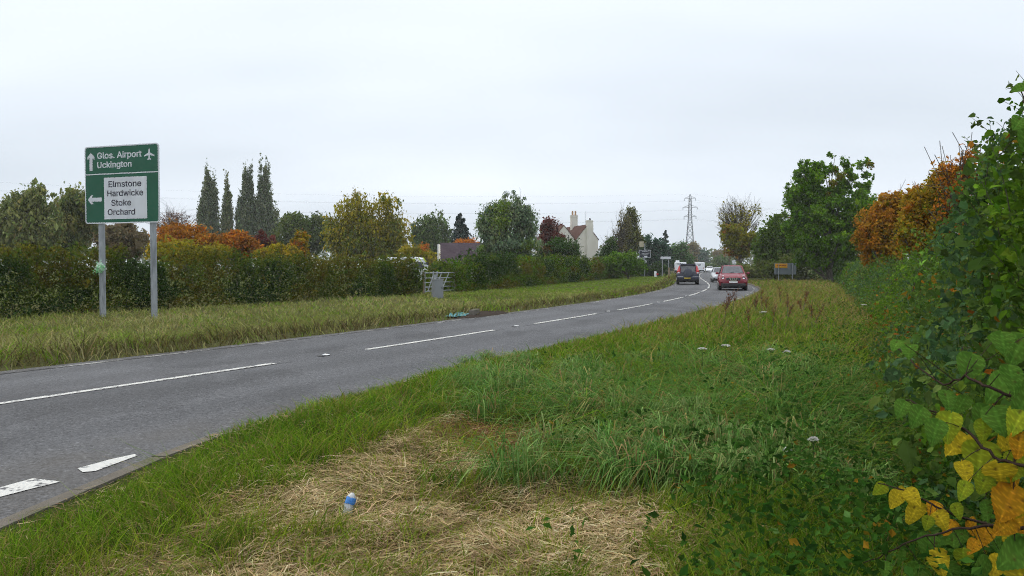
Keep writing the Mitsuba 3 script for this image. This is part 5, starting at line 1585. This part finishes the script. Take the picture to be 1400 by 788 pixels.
part(bt, 'label', crumple(trimesh.creation.revolve(np.array([[0.0345, 0.079], [0.036, 0.082], [0.036, 0.118], [0.0345, 0.122]]), sections=24).subdivide(), 301, 0.005), 'm_label_blue', smooth=30, to_world=BT)
part(bt, 'shoulder', crumple(trimesh.creation.revolve(np.array([[0.034, 0.1225], [0.031, 0.130], [0.020, 0.142], [0.012, 0.150], [0, 0.150]]), sections=24).subdivide(), 301, 0.008), 'm_pet', smooth=30, to_world=BT)

for (u, v_, zz, r_), lab in (((960, 477, 0.55, 0.075), 'leftmost white flower umbel standing in the verge'), ((992, 473, 0.55, 0.085), 'white flower umbel close right of the leftmost one'),
                             ((1054, 478, 0.5, 0.06), 'small white umbel at the middle of the green verge'), ((1076, 481, 0.5, 0.06), 'small white umbel beside the middle one'),
                             ((1112, 601, 0.42, 0.042), 'white umbel low on the right in the dark green growth'), ((1077, 616, 0.40, 0.036), 'drooping white umbel left of and below the low right one'),
                             ((1181, 417, 0.5, 0.11), 'far white umbel at the foot of the right hedge'), ((1044, 427, 0.6, 0.10), 'far white umbel among the brown dock stalks')):
    c = G(u, v_, zz)
    key = thing('flower_umbel', lab, 'flower', 'white flower umbels on the near verge')
    g0 = float(vz_xy(c[:1], c[1:2])[0])
    part(key, 'stem', cat([tube([[c[0] + 0.05, c[1] + 0.02, g0], [c[0] + 0.01, c[1], (g0 + zz) / 2], [c[0], c[1], zz - 0.03]], [0.005, 0.004, 0.003], 5)] +
                          [tube([[c[0], c[1], zz - 0.03], [c[0] + r_ * math.cos(a) * 0.7, c[1] + r_ * math.sin(a) * 0.7, zz - 0.004]], 0.0015, 3) for a in np.linspace(0, 6, 9)]), 'm_stem')
    m_ = 110
    r_ = r_ * 0.85
    rr_ = r_ * np.sqrt(R.random(m_)) * (0.75 + 0.25 * np.cos(R.integers(0, 7, m_) * 0.9))
    an_ = R.uniform(0, 6.283, m_)
    q = np.column_stack([c[0] + rr_ * np.cos(an_), c[1] + rr_ * np.sin(an_), zz + 0.012 - (rr_ / r_) ** 2 * 0.018 + R.normal(0, 0.003, m_)])
    v, f, cc = leaves(q, R.uniform(0.010, 0.020, m_) * max(1, r_ / 0.06), pick([(0.62, 0.63, 0.58), (0.75, 0.76, 0.72)], R.random(m_)) * 0 + R.uniform(0.50, 0.70, (m_, 1)) * [1, 1, 0.94], aspect=0.9, up=1.5)
    part(key, 'florets', (v, f), 'm_leaf', color=cc, kind='stuff')

for j in range(19):
    u, v_ = (R.uniform(985, 1130), R.uniform(412, 452))
    c = G(u, v_ + 8, 0.15)
    yy_, s_ = road_ts(c[None, :2])
    if s_[0] < near_edge(yy_[0]) + 0.4:
        continue
    key = thing('dock_stalk', 'dry red brown dock stalk in the long verge grass near the road bend', 'weed', 'dry dock stalks on the verge')
    g0 = float(vz_xy(c[:1], c[1:2])[0])
    hh = R.uniform(0.45, 0.75)
    ln = R.normal(0, 0.12, 2)
    ms, Q = [], []
    tt = np.linspace(0, 1, 6)[:, None]
    path = np.column_stack([c[:2] + ln * tt ** 1.5, g0 + tt * hh])
    rad_ = 0.0045 + 0.00018 * c[1]
    ms.append(tube(path, np.linspace(rad_, rad_ * 0.4, 6), 4))
    for b in range(6):
        k = R.uniform(0.45, 0.95)
        p0 = np.array([np.interp(k, tt[:, 0], path[:, i]) for i in range(3)])
        a = R.uniform(0, 6.28)
        p1 = p0 + np.array([math.cos(a) * 0.09, math.sin(a) * 0.09, 0.16]) * R.uniform(0.6, 1.2)
        ms.append(tube([p0, p1], [rad_ * 0.5, rad_ * 0.3], 3))
        t9 = R.random((16, 1))
        Q.append(p0 * (1 - t9) + p1 * t9 + R.normal(0, 0.012, (16, 3)))
    t9 = R.uniform(0.5, 1.0, 30)
    Q.append(np.column_stack([np.interp(t9, tt[:, 0], path[:, i]) for i in range(3)]) + R.normal(0, 0.014, (30, 3)))
    Q = np.vstack(Q)
    part(key, 'stem', cat(ms), 'm_bark')
    v, f, cc = leaves(Q, R.uniform(0.012, 0.024, len(Q)) * (1 + c[1] / 60), pick([(0.06, 0.022, 0.012), (0.11, 0.045, 0.022), (0.15, 0.07, 0.035)], R.random(len(Q))), aspect=0.8)
    part(key, 'seeds', (v, f), 'm_leaf', color=cc, kind='stuff')


def groundcover():
    xy = polar(60000, 2.8, 30, -0.1, 0.66)
    x, y = xy.T
    yy, s = road_ts(xy)
    hs_ = side_of(HEDGE_R, xy)
    hay = hay_mask(x, y)
    w = np.clip(1.15 - (-hs_ - 0.2) / 1.5, 0, 1) * (hs_ < 0.8) * (fb(x, y, 1.6, 3, 81) > 0.36) * (hay < 0.5)
    w = np.maximum(w, 0.16 * (hay < 0.4) * (y < 14) * (x > -0.4) * (fb(x, y, 1.2, 3, 82) > 0.50))
    k = (R.random(len(x)) < w) & (s > near_edge(yy) + 1) & (hs_ < 0.9)
    x, y, hs_ = x[k], y[k], hs_[k]
    n = len(x)
    d = np.hypot(x, y)
    hz = R.random(n) ** 0.8 * (0.16 + 0.34 * fb(x, y, 2.2, 3, 83)) + 0.02
    p = np.column_stack([x, y, vz_xy(x, y) + hz])
    tone = fb(x, y, 4, 2, 84)
    col = pick([(0.014, 0.034, 0.008), (0.024, 0.056, 0.012), (0.042, 0.088, 0.020), (0.075, 0.125, 0.042)], np.clip(tone * 1.2 - 0.2 + R.normal(0, 0.2, n), 0, 1))
    od = R.random(n) < 0.025
    col[od] = pick([(0.16, 0.13, 0.02), (0.14, 0.07, 0.02)], R.random(od.sum()))
    return leaves(p, np.maximum(R.uniform(0.025, 0.065, n), 0.002 * d), col, aspect=0.62, up=0.75)


v, f, cc = groundcover()
struct('ground_cover', (v, f), 'm_leaf_gloss', color=cc, kind='stuff', label='low dark nettle and ivy leaves along the foot of the right hedge', cat='ground cover')


# ------------------------------------------------------------------ near twigs with large leaves at the lower right
def big_leaf(seed):
    rg = np.random.default_rng(seed)
    nu, nw = 25, 11
    t = np.linspace(0, 1, nu)
    half = 0.5 * np.clip(np.sin(np.pi * np.clip(t, 0, 1) ** 0.62) ** 0.75, 0, 1) * (1 - 0.25 * t) + 0.004
    half[1:-1] += 0.034 * (np.arange(nu - 2) % 2)
    half[-1] = 0.002
    s = np.linspace(-1, 1, nw)
    Tt, Ss = np.meshgrid(t, s, indexing='ij')
    x = Tt - 0.10 * np.abs(Ss) ** 1.5 * (1 - Tt) * 0.9 + 0.02 * np.abs(Ss)
    y = Ss * half[:, None]
    vein = np.abs(((Tt - np.abs(Ss) * 0.28) * 9) % 1 - 0.5)
    z = 0.020 * vein * (1 - np.abs(Ss)) ** 0.3 + 0.10 * np.abs(y) + 0.05 * rg.normal() * Ss - 0.22 * Tt ** 2 + 0.03 * meshkit.fbm(np.stack([x * 4, y * 4, x * 0], -1), 2, seed)
    v = np.stack([x, y, z], -1).reshape(-1, 3)
    i = (np.arange(nu - 1)[:, None] * nw + np.arange(nw - 1)[None]).ravel()
    f = np.vstack([np.stack([i, i + nw, i + nw + 1], 1), np.stack([i, i + nw + 1, i + 1], 1)])
    return v, f, Tt, Ss, vein


LEAVES = {}
TONES = {'green': ((0.055, 0.135, 0.018), (0.10, 0.195, 0.03)), 'lime': ((0.16, 0.24, 0.018), (0.28, 0.31, 0.022)), 'yellow': ((0.34, 0.26, 0.015), (0.50, 0.38, 0.025)), 'orange': ((0.38, 0.16, 0.012), (0.50, 0.27, 0.018))}
for tone, (ca, cb_) in TONES.items():
    for j in range(3):
        v, f, Tt, Ss, vein = big_leaf(400 + j * 7 + len(tone))
        nn_ = meshkit.fbm(np.stack([Tt * 4, Ss * 2.5, Tt * 0 + j], -1), 3, 411 + j)
        k = np.clip(nn_ * 1.6 - 0.3, 0, 1)[..., None]
        c = np.array(ca) * (1 - k) + np.array(cb_) * k
        c = c * (1 + 0.55 * (vein[..., None] < 0.12)) * (1 + 0.5 * (np.abs(Ss[..., None]) < 0.1))
        sp = np.clip((meshkit.noise(np.stack([Tt * 11, Ss * 6, Tt * 0 + j], -1), 500 + j) - 0.86) * 9, 0, 1)[..., None]
        c = c * (1 - sp) + np.array([0.09, 0.05, 0.02]) * sp
        LEAVES[tone, j] = mikit.ply((v, f), 'm_leaf_gloss', smooth=True, color=c.reshape(-1, 3))


def put_leaf(key, tip_from, u, v_, d, size_px, tone):
    """a leaf hanging at pixel-sized length; tip_from: direction in which the blade points (image right, image down)"""
    L = size_px / F_PX * d
    c = P(u, v_, d)
    ax = unit(np.array([tip_from[0] + R.normal(0, 0.25), R.normal(-0.25, 0.35), -tip_from[1] + R.normal(0, 0.2)]))
    nrm = unit(np.array([R.normal(-0.2, 0.35), -0.75 + R.normal(0, 0.2), 0.60 + R.normal(0, 0.25)]))
    b = unit(np.cross(nrm, ax))
    nrm = np.cross(ax, b)
    m = np.eye(4)
    m[:3, 0], m[:3, 1], m[:3, 2], m[:3, 3] = ax * L, b * L * R.uniform(0.8, 1.0), nrm * L, c - ax * L * 0.5
    part(key, 'leaf', LEAVES[tone, int(R.integers(3))], None, to_world=tw(m))
    return c - ax * L * 0.5


def twig(label, path, leaf_list, d):
    key = thing('hazel_branch', label, 'branch', )
    pts = np.array([P(u, v_, dd) for u, v_, dd in path])
    t = np.linspace(0, 1, len(pts))
    tt = np.linspace(0, 1, 24)
    pts = np.stack([np.interp(tt, t, pts[:, i]) for i in range(3)], 1)
    pts[1:-1] += R.normal(0, 0.004, (22, 3))
    ms = [tube(pts, np.linspace(0.0075, 0.0022, 24), 6)]
    kd = cKDTree(pts)
    for u, v_, sz, tone, dr_ in leaf_list:
        dd = kd.query(P(u, v_, d))[1]
        dist = pts[dd][1]
        a = put_leaf(key, dr_, u, v_, dist + R.normal(0, 0.05), sz, tone)
        _, i = kd.query(a)
        ms.append(tube([pts[i], (pts[i] + a) / 2 + [0, 0, 0.004], a], [0.0018, 0.0014, 0.0012], 4))
    part(key, 'stem', cat(ms), 'm_twig', smooth=True)


scene['m_twig'] = {'type': 'twosided', 'b': {'type': 'diffuse', 'reflectance': rgb(0.05, 0.035, 0.028)}}
D1 = (-0.5, 0.85)
D2 = (0.2, 0.95)
twig('hazel twig tipped with small yellow leaves reaching furthest into the verge', [(1440, 745, 3.1), (1364, 720, 3.15), (1321, 711, 3.2), (1283, 694, 3.2), (1244, 673, 3.25), (1200, 661, 3.3)],
     [(1202, 670, 22, 'lime', (-0.6, 0.6)), (1224, 684, 27, 'yellow', D1), (1237, 676, 22, 'yellow', D2), (1250, 703, 34, 'yellow', (-0.3, 0.9)), (1249, 680, 28, 'yellow', D2), (1276, 698, 24, 'orange', D1), (1288, 712, 26, 'yellow', D2), (1297, 722, 24, 'orange', D1),
      (1310, 700, 22, 'lime', D2), (1330, 722, 26, 'orange', D2), (1345, 735, 28, 'orange', D1), (1362, 742, 30, 'green', D2), (1310, 736, 26, 'green', D1), (1268, 716, 20, 'lime', D1), (1380, 735, 30, 'yellow', D2)], 3.2)
twig('hazel branch with the largest lime and yellow leaves at the right edge', [(1470, 655, 2.6), (1400, 640, 2.7), (1360, 625, 2.75), (1330, 600, 2.8), (1300, 575, 2.9), (1268, 560, 3.0), (1235, 548, 3.1)],
     [(1296, 585, 42, 'lime', (-0.15, 0.95)), (1278, 592, 36, 'green', (-0.2, 0.95)), (1310, 607, 44, 'yellow', (-0.7, 0.6)), (1340, 630, 54, 'lime', (-0.4, 0.8)), (1320, 645, 30, 'yellow', (-0.1, 1)), (1368, 650, 46, 'yellow', (0.1, 0.95)), (1318, 672, 28, 'lime', D1),
      (1232, 560, 26, 'green', D1), (1254, 571, 32, 'green', D1), (1390, 660, 40, 'orange', D2), (1378, 690, 52, 'orange', D1), (1395, 715, 44, 'orange', D2), (1345, 665, 30, 'lime', D2), (1388, 640, 40, 'lime', D1), (1395, 610, 36, 'orange', D2), (1375, 605, 32, 'yellow', D1), (1372, 722, 34, 'orange', D1),
      (1350, 700, 30, 'green', D2), (1398, 690, 40, 'yellow', D1)], 2.8)
twig('upper hazel branch of broad green leaves at the right edge', [(1470, 560, 2.6), (1400, 545, 2.75), (1350, 530, 2.8), (1320, 515, 2.9), (1290, 530, 3.0), (1225, 475, 3.3)],
     [(1325, 503, 40, 'green', (-0.4, 0.8)), (1366, 530, 52, 'green', (-0.5, 0.8)), (1385, 520, 44, 'green', D2), (1343, 572, 36, 'green', D1), (1365, 575, 44, 'green', (-0.1, 1)), (1392, 575, 48, 'lime', D1), (1297, 548, 30, 'green', D1), (1313, 556, 32, 'green', D2), (1225, 472, 22, 'green', (-0.8, 0.3)),
      (1243, 480, 24, 'green', D1), (1390, 480, 46, 'green', D1), (1372, 470, 34, 'green', D2), (1400, 550, 50, 'green', D1), (1345, 590, 34, 'lime', D2)], 2.9)
twig('dark curving lower twig with drooping green and yellow leaves at the bottom right', [(1470, 730, 2.7), (1400, 722, 2.8), (1360, 719, 2.85), (1321, 720, 2.9), (1274, 731, 3.0), (1223, 752, 3.1), (1180, 770, 3.2)],
     [(1285, 770, 36, 'yellow', D2), (1268, 747, 32, 'green', D1), (1305, 745, 34, 'green', D2), (1340, 780, 40, 'green', D1), (1386, 760, 52, 'green', (-0.6, 0.7)), (1232, 765, 26, 'green', D1), (1318, 765, 30, 'lime', D2), (1362, 776, 36, 'yellow', D1), (1395, 785, 46, 'yellow', D2), (1250, 785, 30, 'green', D1),
      (1300, 785, 32, 'green', D2), (1330, 748, 24, 'orange', D1), (1395, 745, 40, 'green', D2), (1210, 778, 24, 'green', D1)], 2.9)
twig('high hazel twig with two leaves against the sky at the upper right edge', [(1480, 220, 2.9), (1440, 190, 3.0), (1410, 165, 3.05), (1396, 125, 3.1)],
     [(1396, 120, 26, 'green', (-0.8, 0.4)), (1393, 168, 28, 'green', (-0.5, 0.7)), (1405, 190, 34, 'green', D1)], 3.05)

# ------------------------------------------------------------------ air
scene['haze'] = {'type': 'cube', 'to_world': T().translate([0, 0, 25.4]).scale([900, 900, 27.0]), 'bsdf': {'type': 'null'}, 'interior': {'type': 'ref', 'id': 'haze_air'}}
labels['haze'] = {'kind': 'stuff'}
